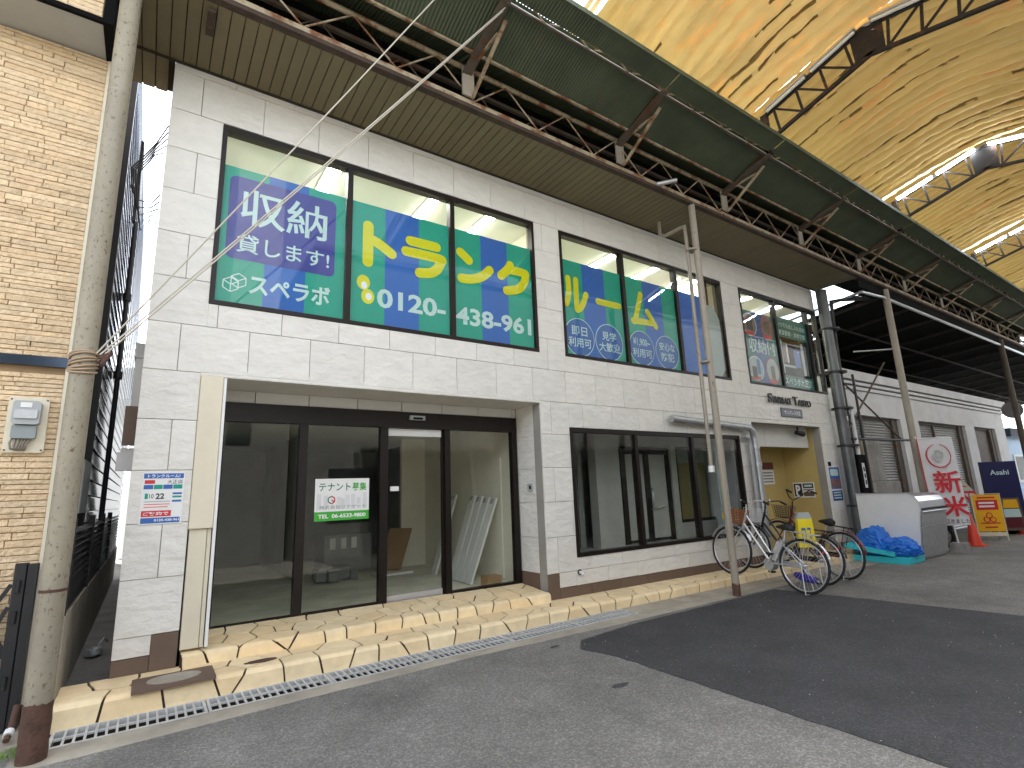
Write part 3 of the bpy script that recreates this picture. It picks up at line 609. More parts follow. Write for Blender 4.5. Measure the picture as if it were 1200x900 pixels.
# ------------------------------------------------------------------ signs and posters on the storage building
t = thing('poster', 'white and blue announcement poster with 10 22 taped on the left tiled pier', 'poster', (.12, -.01, 1.7))
PX0, PX1, PZ0, PZ1 = -.055, .285, 1.455, 1.935
obj('sheet', B(PX0, PX1, -.008, -.004, PZ0, PZ1), m_whitep, t)
def pb(x0, x1, z0, z1, m_, y=-.0095, nm='print'): obj(nm, B(PX0+x0, PX0+x1, y, y+.001, PZ0+z0, PZ0+z1), m_, t)
pb(.01, .33, .425, .472, m_pblue); pb(.02, .10, .375, .41, m_red)
for k, (a, b, mm) in enumerate(((.015, .09, m_pblue), (.095, .165, m_teal), (.17, .245, m_pblue), (.25, .325, m_teal))): pb(a, b, .325, .365, mm)
pb(.015, .25, .07, .125, m_red); pb(.015, .325, .01, .06, m_pblue)
for z, mm in ((.29, m_pblue), (.26, m_teal), (.22, m_pblue)): pb(.25, .325, z-.018, z, mm)
pb(.03, .055, .235, .285, m_teal); pb(.03, .235, .205, .213, m_grey); pb(.03, .235, .18, .187, m_orange); pb(.03, .22, .155, .162, m_orange)
ftext('lettering', 'トランクルーム!', m_white, t, PX0+.04, PX0+.30, PZ0+.432, PZ0+.464, -.0105, .02); ftext('lettering', '大正店', m_black, t, PX0+.20, PX0+.325, PZ0+.372, PZ0+.412, -.0095, .008)
ftext('lettering', '10', m_black, t, PX0+.065, PX0+.10, PZ0+.24, PZ0+.28, -.0095, .01); ftext('lettering', '22', m_black, t, PX0+.115, PX0+.185, PZ0+.232, PZ0+.285, -.0095, .03)
ftext('lettering', '0120-438-961', m_white, t, PX0+.12, PX0+.32, PZ0+.025, PZ0+.048, -.0105, .02); ftext('lettering', 'ご契約で', m_white, t, PX0+.03, PX0+.23, PZ0+.082, PZ0+.114, -.0105, .02)
t = thing('tenant_sign', 'white and green tenant wanted sign with telephone number on the wired shop glass', 'sign', (2.02, .64, 1.62))
obj('board', B(1.685, 2.36, .652, .660, 1.365, 1.875), m_whitep, t); obj('band', B(1.685, 2.36, .650, .652, 1.365, 1.475), m_green, t)
ftext('lettering', 'テナント', m_dgreen, t, 1.73, 2.12, 1.725, 1.82, .650, .012); ftext('lettering', '募集', m_green, t, 2.14, 2.325, 1.72, 1.825, .650, .014)
ftext('lettering', '株式会社リアゲート', m_oppg, t, 1.74, 2.32, 1.505, 1.55, .650, .0); ftext('lettering', 'TEL  06-6533-9800', m_white, t, 1.73, 2.32, 1.395, 1.445, .6485, .025)
for k, (x0, h) in enumerate(((1.71, .14), (1.79, .12), (1.95, .10), (2.0, .08), (2.06, .12), (2.13, .13), (2.20, .09), (2.28, .15))): obj('print', B(x0, x0+.05, .6508, .652, 1.5, 1.55+h), m_faint, t)
hx = [(1.885+.045*math.cos(R(90+60*i)), 1.615+.045*math.sin(R(90+60*i))) for i in range(6)]
mb = MB(); [seg(mb, hx[i], hx[(i+1) % 6], .014, .6495-.0002*i) for i in range(3)]; obj('emblem', mb, m_dgreen, t)
mb = MB(); [seg(mb, hx[i], hx[(i+1) % 6], .014, .6490-.0002*i) for i in range(3, 6)]; seg(mb, (1.885, 1.615), hx[4], .014, .648); obj('emblem', mb, m_red, t)
t = thing('intercom', 'small grey metal intercom plate on the side of the corner pier', 'intercom', (4.7, .33, 1.68)); obj('plate', B(4.70, 4.722, .27, .39, 1.63, 1.74), m_plastic, t); obj('button', B(4.694, 4.70, .30, .34, 1.66, 1.71), m_dark, t)
t = thing('wall_spigot', 'small pale pipe stub sticking out of the wall low under the dark window', 'pipe stub', (5.3, -.02, .43)); obj('pipe', MB().tube([(5.29, .03, .45), (5.29, -.05, .45), (5.29, -.08, .42)], .022, 8), m_oldw, t); obj('flange', MB().tube([(5.29, .0, .45), (5.29, -.012, .45)], .04, 10), m_rust, t)
t = thing('building_name_letters', 'dark raised capital letters over the entrance reading SUNPALACE TAISYO', 'lettering', (11.8, -.02, 3.4))
a = 10.90
for wd_, x0, x1 in (('S', 10.90, 11.07), ('UNPALACE', 11.09, 11.83), ('T', 11.92, 12.12), ('AISYO', 12.13, 12.70)):
    s_ = 1 if len(wd_) == 1 else .74; z0 = 3.43-.010*(x0-10.9)-.10
    text('lettering', wd_, m_black, t, (x0, -.028, z0), (1, 0, -.008), FZ, x1-x0, .20*s_, .012, depth=.012)
t = thing('name_plaque', 'small grey plaque with white characters under the dark raised letters', 'plaque', (11.8, -.02, 3.15)); obj('plate', MB().cbox(11.40, 12.28, -.03, .004, 3.04, 3.24, .01), m_opp and M('plaque_grey', C(.10, .11, .14), .4), t); ftext('lettering', 'サンパレス大正', m_white, t, 11.5, 12.18, 3.09, 3.19, -.032, .02)
t = thing('spot_lamp', 'small black spot lamp hanging under the entrance lintel', 'lamp', (12.4, .2, 2.75)); obj('bracket', MB().tube([(12.4, .2, 2.87), (12.4, .2, 2.74)], .02, 8), m_blackm, t); obj('head', MB().tube([(12.32, .20, 2.74), (12.52, .14, 2.70)], [.05, .065], 10), m_blackm, t)
t = thing('parking_sign', 'white P sign on the mustard wall inside the entrance', 'sign', (13.05, .6, 1.4))
obj('board', B(13.05, 13.068, .34, .84, 1.24, 1.60), m_whitep, t); obj('print', B(13.047, 13.05, .63, .82, 1.27, 1.57), m_black, t); text('lettering', 'P', m_white, t, (13.046, .78, 1.30), (0, -1, 0), FZ, .11, .24, .04); obj('print', B(13.047, 13.05, .36, .60, 1.27, 1.37), m_skirt, t); obj('print', B(13.047, 13.05, .36, .60, 1.41, 1.43), m_black, t); obj('print', B(13.047, 13.05, .36, .60, 1.46, 1.57), m_black, t); obj('print', B(13.0455, 13.047, .39, .57, 1.49, 1.54), m_ltext, t)
t = thing('notice_board', 'pale notice with a maroon heading on the rear mustard wall of the entrance', 'notice', (12.2, .98, 1.8)); obj('board', B(11.95, 12.52, .98, .998, 1.58, 2.10), m_ceil, t); obj('print', B(11.95, 12.52, .974, .98, 1.93, 2.10), m_maroon, t)
mb = MB(); [mb.box(12.0, 12.46, .976, .98, z, z+.03) for z in (1.63, 1.70, 1.77, 1.84)]; obj('print', mb, m_oppg, t)
t = thing('event_poster', 'blue poster with a dark photo on the white pier right of the entrance', 'poster', (13.4, -.01, 1.5))
obj('sheet', B(13.12, 13.64, -.008, -.004, .95, 1.98), m_whitep, t); obj('print', B(13.14, 13.62, -.0095, -.008, 1.42, 1.92), m_pblue, t); obj('print', B(13.16, 13.60, -.011, -.0095, 1.45, 1.66), m_pinkish, t); obj('print', B(13.14, 13.62, -.0095, -.008, 1.15, 1.38), m_dblue, t); obj('photo', flat(rrect(13.18, 13.56, 1.72, 1.88, .05), -.012), m_ltext, t); obj('clip', B(13.15, 13.28, -.014, -.004, 1.95, 2.05), m_dark, t)
mb = MB(); [mb.box(13.2, 13.55, -.0105, -.0095, z, z+.03) for z in (1.2, 1.26, 1.32)]; obj('print', mb, m_ltext, t)
t = thing('red_banner_strip', 'narrow red vertical strip with white characters beside the silver drainpipe', 'banner strip', (10.05, -.05, 1.4)); obj('board', B(10.0, 10.16, -.03, -.015, 1.05, 1.85), m_red, t); text('lettering', '管\n理', m_white, t, (10.03, -.032, 1.3), FX, FZ, .1, .4, .02)
# drain pipes on the facade beside the entrance
t = thing('drain_pipe', 'silver drainpipe bending round the top right corner of the dark lower window', 'drainpipe', (9.9, -.1, 1.5))
obj('pipe', MB().tube([(7.55, -.11, 2.80), (9.7, -.11, 2.73), (9.9, -.11, 2.72), (10.02, -.11, 2.66), (10.06, -.11, 2.5), (10.06, -.11, 1.6), (10.06, -.11, .12)], .065, 10), m_steelg, t); obj('pipe', MB().tube([(9.72, -.09, 2.55), (9.86, -.09, 2.52), (9.91, -.09, 2.4), (9.91, -.09, .6)], .045, 8), m_steelg, t)
for z in (2.3, 1.95, 1.0): obj('collar', MB().tube([(10.06, -.11, z), (10.06, -.11, z+.09)], .08, 10), m_steelg, t)
# ------------------------------------------------------------------ soffit
sf_ = thing('soffit', 'olive brown board soffit between the white facade and the rusty girder', 'soffit', (6.5, -.5, 6.46))
obj('backing', B(-.74, 13.95, -1.0, .0, 6.475, 6.5), m_olived, sf_); obj('backing', B(-.74, XL-.002, .0, .58, 6.475, 6.5), m_olived, sf_)
x = -.705; k = 0
while x < 13.85:
    y1 = .58 if x+.125 < XL else -.002
    obj('soffit_board', MB().add(*(lambda b: (b.v, b.f))(MB().box(x+.0055, x+.1195, -1.0, y1, 6.452+random.uniform(-.001, .001), 6.474))), m_olive, sf_); x += .125
obj('edge_trim', B(-.74, 13.95, -.035, -.0, 6.44, 6.4515), m_olived, sf_)
# ------------------------------------------------------------------ lattice girder and canopy
CX0, CX1 = -4.2, 31.0
posts = [.22+2.735*k for k in range(-1, 12)]
g = thing('lattice_girder', 'rusty cream lattice girder running along the outer edge of the soffit', 'girder', (7, -1.05, 6.5))
mb = MB(); mb.box(CX0, CX1, -1.07, -1.00, 6.512, 6.585); obj('bottom_chord', mb, m_cream, g)
obj('flange', B(CX0, CX1, -1.085, -.90, 6.455, 6.51), m_rustd, g)
obj('top_chord', MB().tube([(CX0, -1.05, 7.05), (14, -1.05, 7.04), (CX1, -1.05, 7.0)], .035, 8), m_cream, g); obj('rear_chord', B(CX0, CX1, -.80, -.75, 6.98, 7.03), m_steelb, g)
x = .42-.52*3; up_ = False; nd = []
while x < CX1-.6: nd.append((x, 7.03 if up_ else 6.58)); x += .524; up_ = not up_
for a, b in zip(nd[:-1], nd[1:]):
    obj('diagonal', MB().tube([(a[0], -1.06, a[1]), (b[0], -1.06, b[1])], .0115, 6), m_cream, g); obj('diagonal', MB().tube([(a[0]+.2, -.80, 7.6-a[1]+6.0), (b[0]+.2, -.80, 7.6-b[1]+6.0)], .009, 5), m_steelb, g)
t = thing('hanging_bracket', 'dark rusty bracket hanging from the girder over the alley end of the soffit', 'bracket', (.12, -.95, 6.4)); obj('plate', MB().box(.09, .16, -.95, -.62, 6.40, 6.452), m_rustd, t); obj('bolt', MB().tube([(.125, -.75, 6.40), (.125, -.75, 6.38)], .02, 6), m_rust, t)
can = thing('street_canopy', 'green corrugated canopy sloping out from the girder under the arcade roof edge', 'canopy', (10, -1.7, 7.2))
def corr(x0, x1, a, b, p=.045, amp=.009):                 # corrugated sheet between lines a and b (y, z)
    n = int((x1-x0)/p*4); vs = []; d = Vector((0, b[0]-a[0], b[1]-a[1])).normalized(); nr = Vector((0, -d.z, d.y))
    for i in range(n+1):
        xx = x0+(x1-x0)*i/n; o_ = amp*math.sin(i*math.pi/2+.4)
        vs += [(xx, a[0]+nr.y*o_, a[1]+nr.z*o_), (xx, b[0]+nr.y*o_, b[1]+nr.z*o_)]
    return MB().add(vs, [(2*i, 2*i+1, 2*i+3, 2*i+2) for i in range(n)], True)
bx = [CX0]+posts[0:]+[CX1]
for a, b in zip(bx[:-1], bx[1:]):
    if b-a < .2: continue
    obj('corrugated_sheet', corr(a, b, (-1.36, 7.03), (-2.03, 7.275)), m_sheet, can)
    obj('lower_sheet', corr(a, b, (-1.42, 7.065), (-.43, 7.50)), m_sheet, can)
    obj('edge_sheet', corr(a, b+.005, (-2.06, 7.235), (-2.34, 7.30)), m_sheet, can)
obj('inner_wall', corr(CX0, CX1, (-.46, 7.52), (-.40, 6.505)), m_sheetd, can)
obj('edge_batten', MB().box(CX0, CX1, -1.375, -1.345, 6.985, 7.018), m_cream, can); obj('edge_flashing', B(CX0, CX1, -2.352, -2.343, 7.27, 7.34), m_sheet, can)
for i, x in enumerate(posts):
    obj('rafter', MB().bar((x, -1.08, 6.94), (x, -2.05, 7.225), .09, .09).bar((x-.05, -1.08, 6.895), (x-.05, -2.05, 7.18), .07, .02), m_steelb, can)
    mb = MB(); mb.box(x-.085, x+.085, -1.115, -1.09, 6.59, 7.0); obj('post_plate', mb, m_pole2, can); obj('post_web', B(x-.01, x+.09, -1.085, -1.075, 6.59, 7.0), m_steelb, can)
    obj('strut', MB().bar((x+.06, -1.12, 6.60), (x+.08, -1.88, 7.10), .035, .035), m_cream, can); obj('strut', MB().bar((x+.03, -1.30, 6.98), (x+.05, -1.74, 7.02), .03, .03), m_cream, can)
ug = thing('upper_girder', 'slender lattice girder with white pipe chord along the outer canopy edge', 'girder', (10, -2.03, 7.25))
obj('pipe_chord', MB().tube([(2.98, -2.0, 7.215), (30, -2.0, 7.19)], .020, 8), m_whitep, ug); obj('top_chord', B(CX0, CX1, -2.075, -2.045, 7.325, 7.355) , m_cream, ug); obj('bottom_chord', B(CX0, CX1, -2.035, -2.01, 7.16, 7.185), m_steelb, ug)
x = CX0+.2; up_ = True
while x < CX1-.6:
    obj('diagonal', MB().tube([(x, -2.06, 7.335 if up_ else 7.18), (x+.36, -2.02, 7.18 if up_ else 7.335)], .0095, 5), m_cream, ug); x += .36; up_ = not up_
# ------------------------------------------------------------------ arcade roof: foam bays, arches, lamps
rf = thing('arcade_roof', 'yellow foam lined arcade roof spanning the street in ribbed bays', 'roof', (15, -3.7, 8.3))
RX = [4.58, 8.43, 13.9, 19.37, 24.84, 30.3, 36]
def rz_(y): d = y+3.72; return 8.60-.27*(math.sqrt(d*d+.3)-.548)
for bi, (a, b) in enumerate(zip(RX[:-1], RX[1:])):
    nx = int((b-a)/(.030 if bi < 3 else .05)); ny = 84 if bi < 3 else 44; vs = []; seamv = []
    for i in range(nx+1):
        x = a+.04+(b-a-.08)*i/nx
        for j in range(ny+1):
            y = -1.35-4.74*j/ny
            xx = x+.10*noise.noise((x*.9, y*.8, 3.1+bi))+.05*noise.noise((x*3, y*2.2, 8))
            ph = (xx/.265) % 1; rib = math.sqrt(max(0, 1-(2*ph-1)**2)); rn = noise.noise((math.floor(xx/.265)*3.7, y*.5, bi))
            dz = -.105*rib*(1+.5*rn)-.025*noise.noise((x*5, y*5, 2))-.018*noise.noise((x*13, y*11, 4))
            if bi == 0: dz *= 1.25; dz -= .05*max(0, noise.noise((x*2.2, y*2.2, 17)))
            e = .02*noise.noise((y*9, i == 0, bi)) if i in (0, nx) else 0
            vs.append((x+e, y, rz_(y)+dz)); seamv.append(min(ph, 1-ph) < .062 and noise.noise((math.floor(xx/.265+.5)*2.7, y*.45, 5+bi)) > .12)
    fs = [(i*(ny+1)+j, (i+1)*(ny+1)+j, (i+1)*(ny+1)+j+1, i*(ny+1)+j+1) for i in range(nx) for j in range(ny)]
    fb = MB().add(vs, fs, True)
    for q, f in enumerate(fs):                             # brown stain in the foam joints, also painting in the crease shade
        if seamv[f[0]]: fb.mi[q] = 1
    obj('foam_bay', fb, [m_foamo if bi == 0 else m_foam, m_seam], rf)
mb = MB()
for dx, w_ in ((-.10, .07), (.0, .07)):
    for j in range(24):
        ya, yb = -1.4-4.6*j/24, -1.4-4.6*(j+1)/24; mb.bar((4.54+dx, ya, rz_(ya)-.06), (4.54+dx, yb, rz_(yb)-.06), w_, .05)
obj('gable_trim', mb, M('cream_gable_trim', C(.70, .60, .42), .6, trans=.3), rf)
ordn = ['nearest', 'second', 'third', 'fourth', 'fifth']
for ai, X in enumerate((8.43, 13.9, 19.37, 24.84, 30.3)):
    t = thing('roof_arch', ordn[ai]+' dark lattice arch under the yellow roof', 'arch truss', (X, -3.72, 7.3), group='roof arches')
    top = [(-2.02, 7.93), (-3.72, 8.37), (-5.42, 7.93)]; bot = [(-2.08, 7.46), (-3.84, 7.91), (-3.60, 7.91), (-5.36, 7.46)]
    mb = MB(); [mb.bar((X, *top[i]), (X, *top[i+1]), .06, .055) for i in (0, 1)]; obj('top_chord', mb, m_arch, t)
    mb = MB(); mb.bar((X, -2.06, 7.44), (X, -3.84, 7.90), .06, .05).bar((X, -3.60, 7.90), (X, -5.38, 7.44), .06, .05); obj('bottom_chord', mb, m_arch, t)
    obj('gusset', MB().prism([(-3.50, 8.36), (-3.52, 7.86), (-3.92, 7.86), (-3.94, 8.36)], (X-.02, 0, 0), (0, 1, 0), FZ, FX, .04), m_arch, t)
    for s_ in (0, 1):
        tp = lambda f: ((top[0][0]+(top[1][0]-top[0][0])*f) if not s_ else (top[2][0]+(top[1][0]-top[2][0])*f), top[0][1]+(top[1][1]-top[0][1])*f)
        bt = lambda f: ((-2.08-1.70*f) if not s_ else (-5.36+1.70*f), 7.46+.44*f)
        for q in range(4):
            f0 = .12+q*.235
            obj('web', MB().bar((X, *tp(f0)), (X, *bt(f0)), .035, .035), m_arch, t)
            if q < 3: obj('web', MB().bar((X, *tp(f0)), (X, *bt(f0+.235)), .03, .03), m_arch, t)
        y = -2.05 if not s_ else -5.39; obj('stub_post', B(X-.05, X+.05, y-.05, y+.05, 7.2, 7.95), m_arch, t)
    for s_ in (0, 1):
        lit = ai > 0
        for q in range(1 if ai > 2 else 2):
            f0 = (.06, .52)[q]; f1 = f0+.42
            def pt(f, dz): y = (-2.02-1.70*f) if not s_ else (-5.42+1.70*f); return (X-.075, y, 7.93+.44*f+dz)
            nm = ('unlit' if not lit else 'lit'); sd2 = 'beyond the ridge' if s_ else 'towards the tiled building'
            L2 = thing('tube_lamp', f'{nm} fluorescent tube on the {ordn[ai]} roof arch, {("lower","upper")[q]} one {sd2}', 'tube lamp', pt(f0, 0), group='tube lamps on the arches')
            obj('housing', MB().bar(pt(f0, .035), pt(f1, .035), .09, .03), m_whitep if lit else m_silver, L2); obj('tube', MB().tube([pt(f0+.01, -.005), pt(f1-.01, -.005)], .028, 8), m_tubec if lit else m_whitep, L2)
# ------------------------------------------------------------------ arcade poles
def pole(x, y, r, h, label, mt, rustz):
    t = thing('arcade_pole', label, 'pole', (x, y, gz(x)), group='poles carrying the canopy')
    obj('shaft', MB().tube([(x, y, rustz-.06), (x, y, h)], r, 24), mt, t)
    pr = [(r*1.03, gz(x)-.1)]+[(r*(1.05+.03*math.sin(i*2.1)), gz(x)+(rustz-gz(x))*i/6) for i in range(7)]
    mb = MB(); mb.lathe(pr, (x, y, 0), 48)
    for i in range(48): q = mb.v[-48+i]; mb.v[-48+i] = (q[0], q[1], q[2]+.05*noise.noise((q[0]*14, q[1]*14, 1))+.02*noise.noise((q[0]*50, q[1]*50, 2)))
    obj('rusted_foot', mb, m_rust, t); return t
t = pole(-.5, -1.0, .079, 6.6, 'big weathered cream pole with rusty brown foot at the left beside the alley', m_pole, .34)
obj('weld_ring', MB().tube([(-.5, -1, 1.055), (-.5, -1, 1.075)], .0815, 20), m_rust, t); obj('weld_ring', MB().tube([(-.5, -1, 5.13), (-.5, -1, 5.145)], .0805, 20), m_pole2, t)
t = pole(7.5, -1.03, .056, 6.5, 'pale brown pole with rusty foot standing by the front wheel of the silver bicycle', m_pole2, .14)
obj('shaft_collar', MB().tube([(7.5, -1.03, .95), (7.5, -1.03, 1.0)], .061, 16), m_pole2, t)
pole(15.5, -1.0, .078, 6.45, 'grey pole standing behind the red and white rice banner', m_pole2, .1); pole(25.2, -1.0, .09, 6.4, 'dark pole at the far right end of the arcade', m_steelb, .1)
t = thing('conduit', 'thin grey conduit hanging beside the pale brown pole from the soffit', 'conduit', (7.4, -.9, 4))
obj('pipe', MB().tube([(7.44, -.35, 6.45), (7.44, -.35, 6.2), (7.44, -.45, 6.12), (7.44, -.80, 6.12), (7.42, -.9, 6.1), (7.40, -.92, 5.9), (7.38, -.92, 1.9)], .032, 8), m_pole2, t); obj('end_cap', MB().tube([(7.38, -.92, 1.92), (7.38, -.92, 1.82)], .05, 8), m_whitep, t)
for z in (5.6, 3.6): obj('strap', MB().tube([(7.45, -.98, z), (7.45, -.98, z+.025)], .10, 10), m_pole2, t)
tag(obj('mounting_clamp', MB().tube([(6.5, -1.12, 6.50), (6.72, -1.35, 6.52)], .035, 8), m_steelg), 'short grey pipe clamp sticking out of the girder left of the pale brown pole', 'clamp')
# ------------------------------------------------------------------ guy wires tied to the left pole
gw = [((-.425, -1.05, 2.80), (2.05, -2.0, 6.72), 'upper left single wire'), ((-.40, -1.07, 2.79), (3.0, -1.98, 7.2), 'upper of the close pair'), ((-.40, -1.07, 2.755), (2.95, -1.95, 7.12), 'lower of the close pair')]
for a, b, nm in gw:
    a, b = Vector(a), Vector(b)
    if nm.startswith('upper left'): b = a+(b-a)*1.12
    tag(obj('guy_wire', MB().tube([a.lerp(b, i/8)+Vector((0, 0, -.03*math.sin(math.pi*i/8))) for i in range(9)], .0066, 6), m_rope), 'pale guy wire rising from the left pole to the canopy, '+nm, 'wire', 'guy wires')
mb = MB()
for k in range(7):
    z = 2.66+.022*k+.01*math.sin(k*3); mb.tube([(-.5+.088*math.cos(6.283*i/14), -1+.088*math.sin(6.283*i/14), z+.025*math.sin(6.283*i/14+k*.5)) for i in range(14)], .009, 5, closed=True)
t = thing('wire_lashing', 'twisted wire lashing knotted round the left pole', 'lashing', (-.5, -1, 2.7)); obj('coil', mb, M('lashing_wire', C(.36, .26, .17), .7), t)
mb = MB(); [mb.tube([(-.40, -1.06, 2.77), (-.37+.02*k, -1.11, 2.76+.02*k), (-.38, -1.08-.02*k, 2.70)], .016, 6) for k in range(3)]; obj('knot', mb, m_rust, t)
# ------------------------------------------------------------------ brick faced house at the left
hs = thing('stone_clad_house', 'house clad in tan split stone at the left edge with a jutting upper floor', 'house', (-3, 2, 0))
HY, HX = -.4, -.665; WIN = (-9, -1.16, .9, 2.62)
mb = MB()
for r_ in rect_minus((-9, HX-.004, -.1, 5.88), [WIN]): mb.box(r_[0], r_[1], HY+.028, HY+.2, r_[2], r_[3])
mb.box(HX-.2, HX-.004, HY+.2, .6, -.1, 5.88); obj('wall', mb, m_brickj, hs)
st = []; z = .30
rnd = random.Random(5)
while z < 5.86:
    h = rnd.choice((.036, .042, .042, .05, .058)); x = HX-.002
    if 2.74 < z+h and z < 2.80: z = 2.885; continue
    while x > -2.6:
        l = rnd.uniform(.12, .46); x0 = x-l
        if x-x0 > .05:
            for p in rect_minus((x0+.002, x-.002, z+.0022, min(z+h, 5.87)-.0022), [WIN]):
                if p[1]-p[0] > .03 and p[3]-p[2] > .012: st.append((p, rnd.uniform(0, .009)))
        x = x0
    z += h
def seen(p): cx, cz = (p[0]+p[1])/2, (p[2]+p[3])/2; return -((p[1]-p[0])*(p[3]-p[2]))/((cx)**2+5.7**2+(cz-1.6)**2)+(0 if (cx > -1.52+.06*abs(cz-3.2)) else 10)
st.sort(key=lambda q: seen(q[0]))
for p, d in st[:298]: obj('facing_stone', MB().cbox(p[0], p[1], HY-d, HY+.03, p[2], p[3], .004), m_brick, hs)
mb = MB()
for p, d in st[298:]: mb.cbox(p[0], p[1], HY-d, HY+.03, p[2], p[3], .004)
o = obj('facing_stonework', mb, m_brick, hs); o['kind'] = 'stuff'
obj('corner_trim', B(HX-.002, HX+.02, HY-.018, HY+.05, .2, 5.87), m_beige, hs); obj('dark_band', B(-9, HX+.018, HY-.03, HY+.02, 2.80, 2.88), m_navy, hs)
obj('overhang_soffit', B(-9, HX+.02, -.87, HY+.02, 5.88, 5.93), m_grys, hs)
obj('overhang_trim', B(-9, HX+.03, -.90, -.86, 5.872, 5.915), m_dark, hs); obj('corner_post', B(HX-.02, HX+.06, -.92, -.30, 5.86, 9.5), m_dark, hs)
mb = MB(); z = 5.92
while z < 7.4:
    x = HX-.03
    while x > -2.5: l = rnd.uniform(.12, .4); mb.cbox(x-l+.002, x-.002, -.885-rnd.uniform(0, .012), -.85, z+.002, z+.048, .005); x -= l
    z += .05
o = obj('upper_stonework', mb, m_brick, hs); o['kind'] = 'stuff'
obj('upper_wall', B(-9, HX-.022, -.85, 4, 5.93, 9.5), m_brickj, hs); obj('plinth', B(-9, HX, HY-.012, HY+.027, .04, .30), m_beige, hs)
f = MB(); f.box(-9, -1.165, HY+.1, HY+.16, .91, .97).box(-9, -1.165, HY+.1, HY+.16, 2.55, 2.615).box(-1.22, -1.165, HY+.1, HY+.16, .97, 2.55)
wn = obj('window', f, m_blackm, hs); obj('pane', B(-9, -1.22, HY+.12, HY+.126, .97, 2.55), m_gdark, wn); obj('recess', B(-9, -1.165, HY+.21, HY+.23, .6, 2.8), m_dark, wn)
mb = MB(); z = .9
while z < 5.8:
    y = .60
    while y > -.3: l = rnd.uniform(.1, .3); mb.box(HX-.02, HX+.0+rnd.uniform(0, .01), max(y-l+.002, -.36), y-.002, z+.002, z+.046); y -= l
    z += .05
o = obj('side_stonework', mb, m_brick, hs); o['kind'] = 'stuff'
# electric meter
t = thing('electric_meter', 'grey electric meter on a cream backing plate on the stone clad wall', 'meter', (-.83, -.43, 2.3))
obj('backing_plate', MB().prism(rrect(-.985, -.735, 2.08, 2.53, .02), (0, -.432, 0), FX, FZ, (0, 1, 0), .03), m_beige, t)
obj('meter_body', MB().prism(rrect(-.945, -.775, 2.30, 2.49, .025), (0, -.51, 0), FX, FZ, (0, 1, 0), .08), m_plastic, t); obj('meter_window', MB().prism(rrect(-.93, -.79, 2.345, 2.415, .012), (0, -.525, 0), FX, FZ, (0, 1, 0), .016), m_steelg, t); obj('meter_label', B(-.90, -.83, -.5135, -.5115, 2.435, 2.475), m_whitep, t)
obj('terminal_cover', MB().prism(rrect(-.94, -.79, 2.19, 2.292, .01), (0, -.485, 0), FX, FZ, (0, 1, 0), .055), M('meter_grey', C(.24, .27, .27), .5), t)
mb = MB(); [mb.tube([(-.93+.022*k, -.455, 2.19), (-.94+.022*k+.01*math.sin(k), -.47, 2.15), (-.93+.017*k, -.465, 2.105), (-.90+.01*k, -.44, 2.10)], .0075, 5) for k in range(6)]; obj('cable', mb, M('meter_cable', C(.22, .19, .15), .6), t)
for x, z in ((-.97, 2.51), (-.75, 2.51), (-.97, 2.1), (-.75, 2.1)): obj('screw', MB().tube([(x, -.438, z), (x, -.431, z)], .007, 6), m_steelb, t)
# scissor gate
t = thing('scissor_gate', 'black scissor gate with a thick end post before the stone clad house', 'gate', (-.8, -.5, .05))
obj('end_post', MB().cbox(-.79, -.715, -.53, -.45, .06, 1.23, .008), m_blackm, t); obj('receiver_post', B(-.712, -.655, -.53, -.45, .06, 1.22), m_blackm, t); obj('bottom_bar', B(-1.6, -.79, -.51, -.47, .09, .12), m_rustd, t); obj('bottom_bar', B(-1.6, -.79, -.505, -.475, .56, .63), m_blackm, t)
for k, (z0, z1) in enumerate(((.35, .92), (.92, .35), (.12, .60), (.60, .12), (.62, 1.08), (1.08, .62))):
    for q in range(3): obj('lattice_bar', MB().bar((-.80-.24*q, -.487-.008*(k % 2), z0), (-1.04-.24*q, -.487-.008*(k % 2), z1), .028, .008, up=(0, 1, 0)), m_blackm, t)
for z in (.35, .80, 1.02): obj('hinge', MB().tube([(-.752, -.54, z), (-.752, -.54, z+.09)], .014, 6), m_blackm, t)
t = thing('ground_faucet', 'small pipe stub with a white collar on the ground left of the pole foot', 'pipe stub', (-.62, -.72, .05)); obj('pipe', MB().tube([(-.655, -.62, .25), (-.66, -.70, .14), (-.665, -.80, .08)], .02, 8), m_rust, t); obj('collar', MB().tube([(-.662, -.73, .12), (-.664, -.77, .10)], .03, 8), m_whitep, t)
mb = MB()
for k in range(16): a = random.random()*6.28; l = random.uniform(.03, .08); x, y = -.62+random.uniform(-.05, .03), -.93+random.uniform(-.06, .06); mb.add([(x, y, -.01), (x+l*.6*math.cos(a)+.012, y+l*.6*math.sin(a), .05), (x+l*math.cos(a), y+l*math.sin(a), .035), (x+l*.6*math.cos(a), y+l*.6*math.sin(a)+.014, .05)], [(0, 1, 2, 3)])
o = obj('weeds', mb, M('weed_leaf', C(.10, .19, .03), .6)); o['kind'] = 'stuff'; tag(o, 'small green weeds at the foot of the left pole', 'weeds')
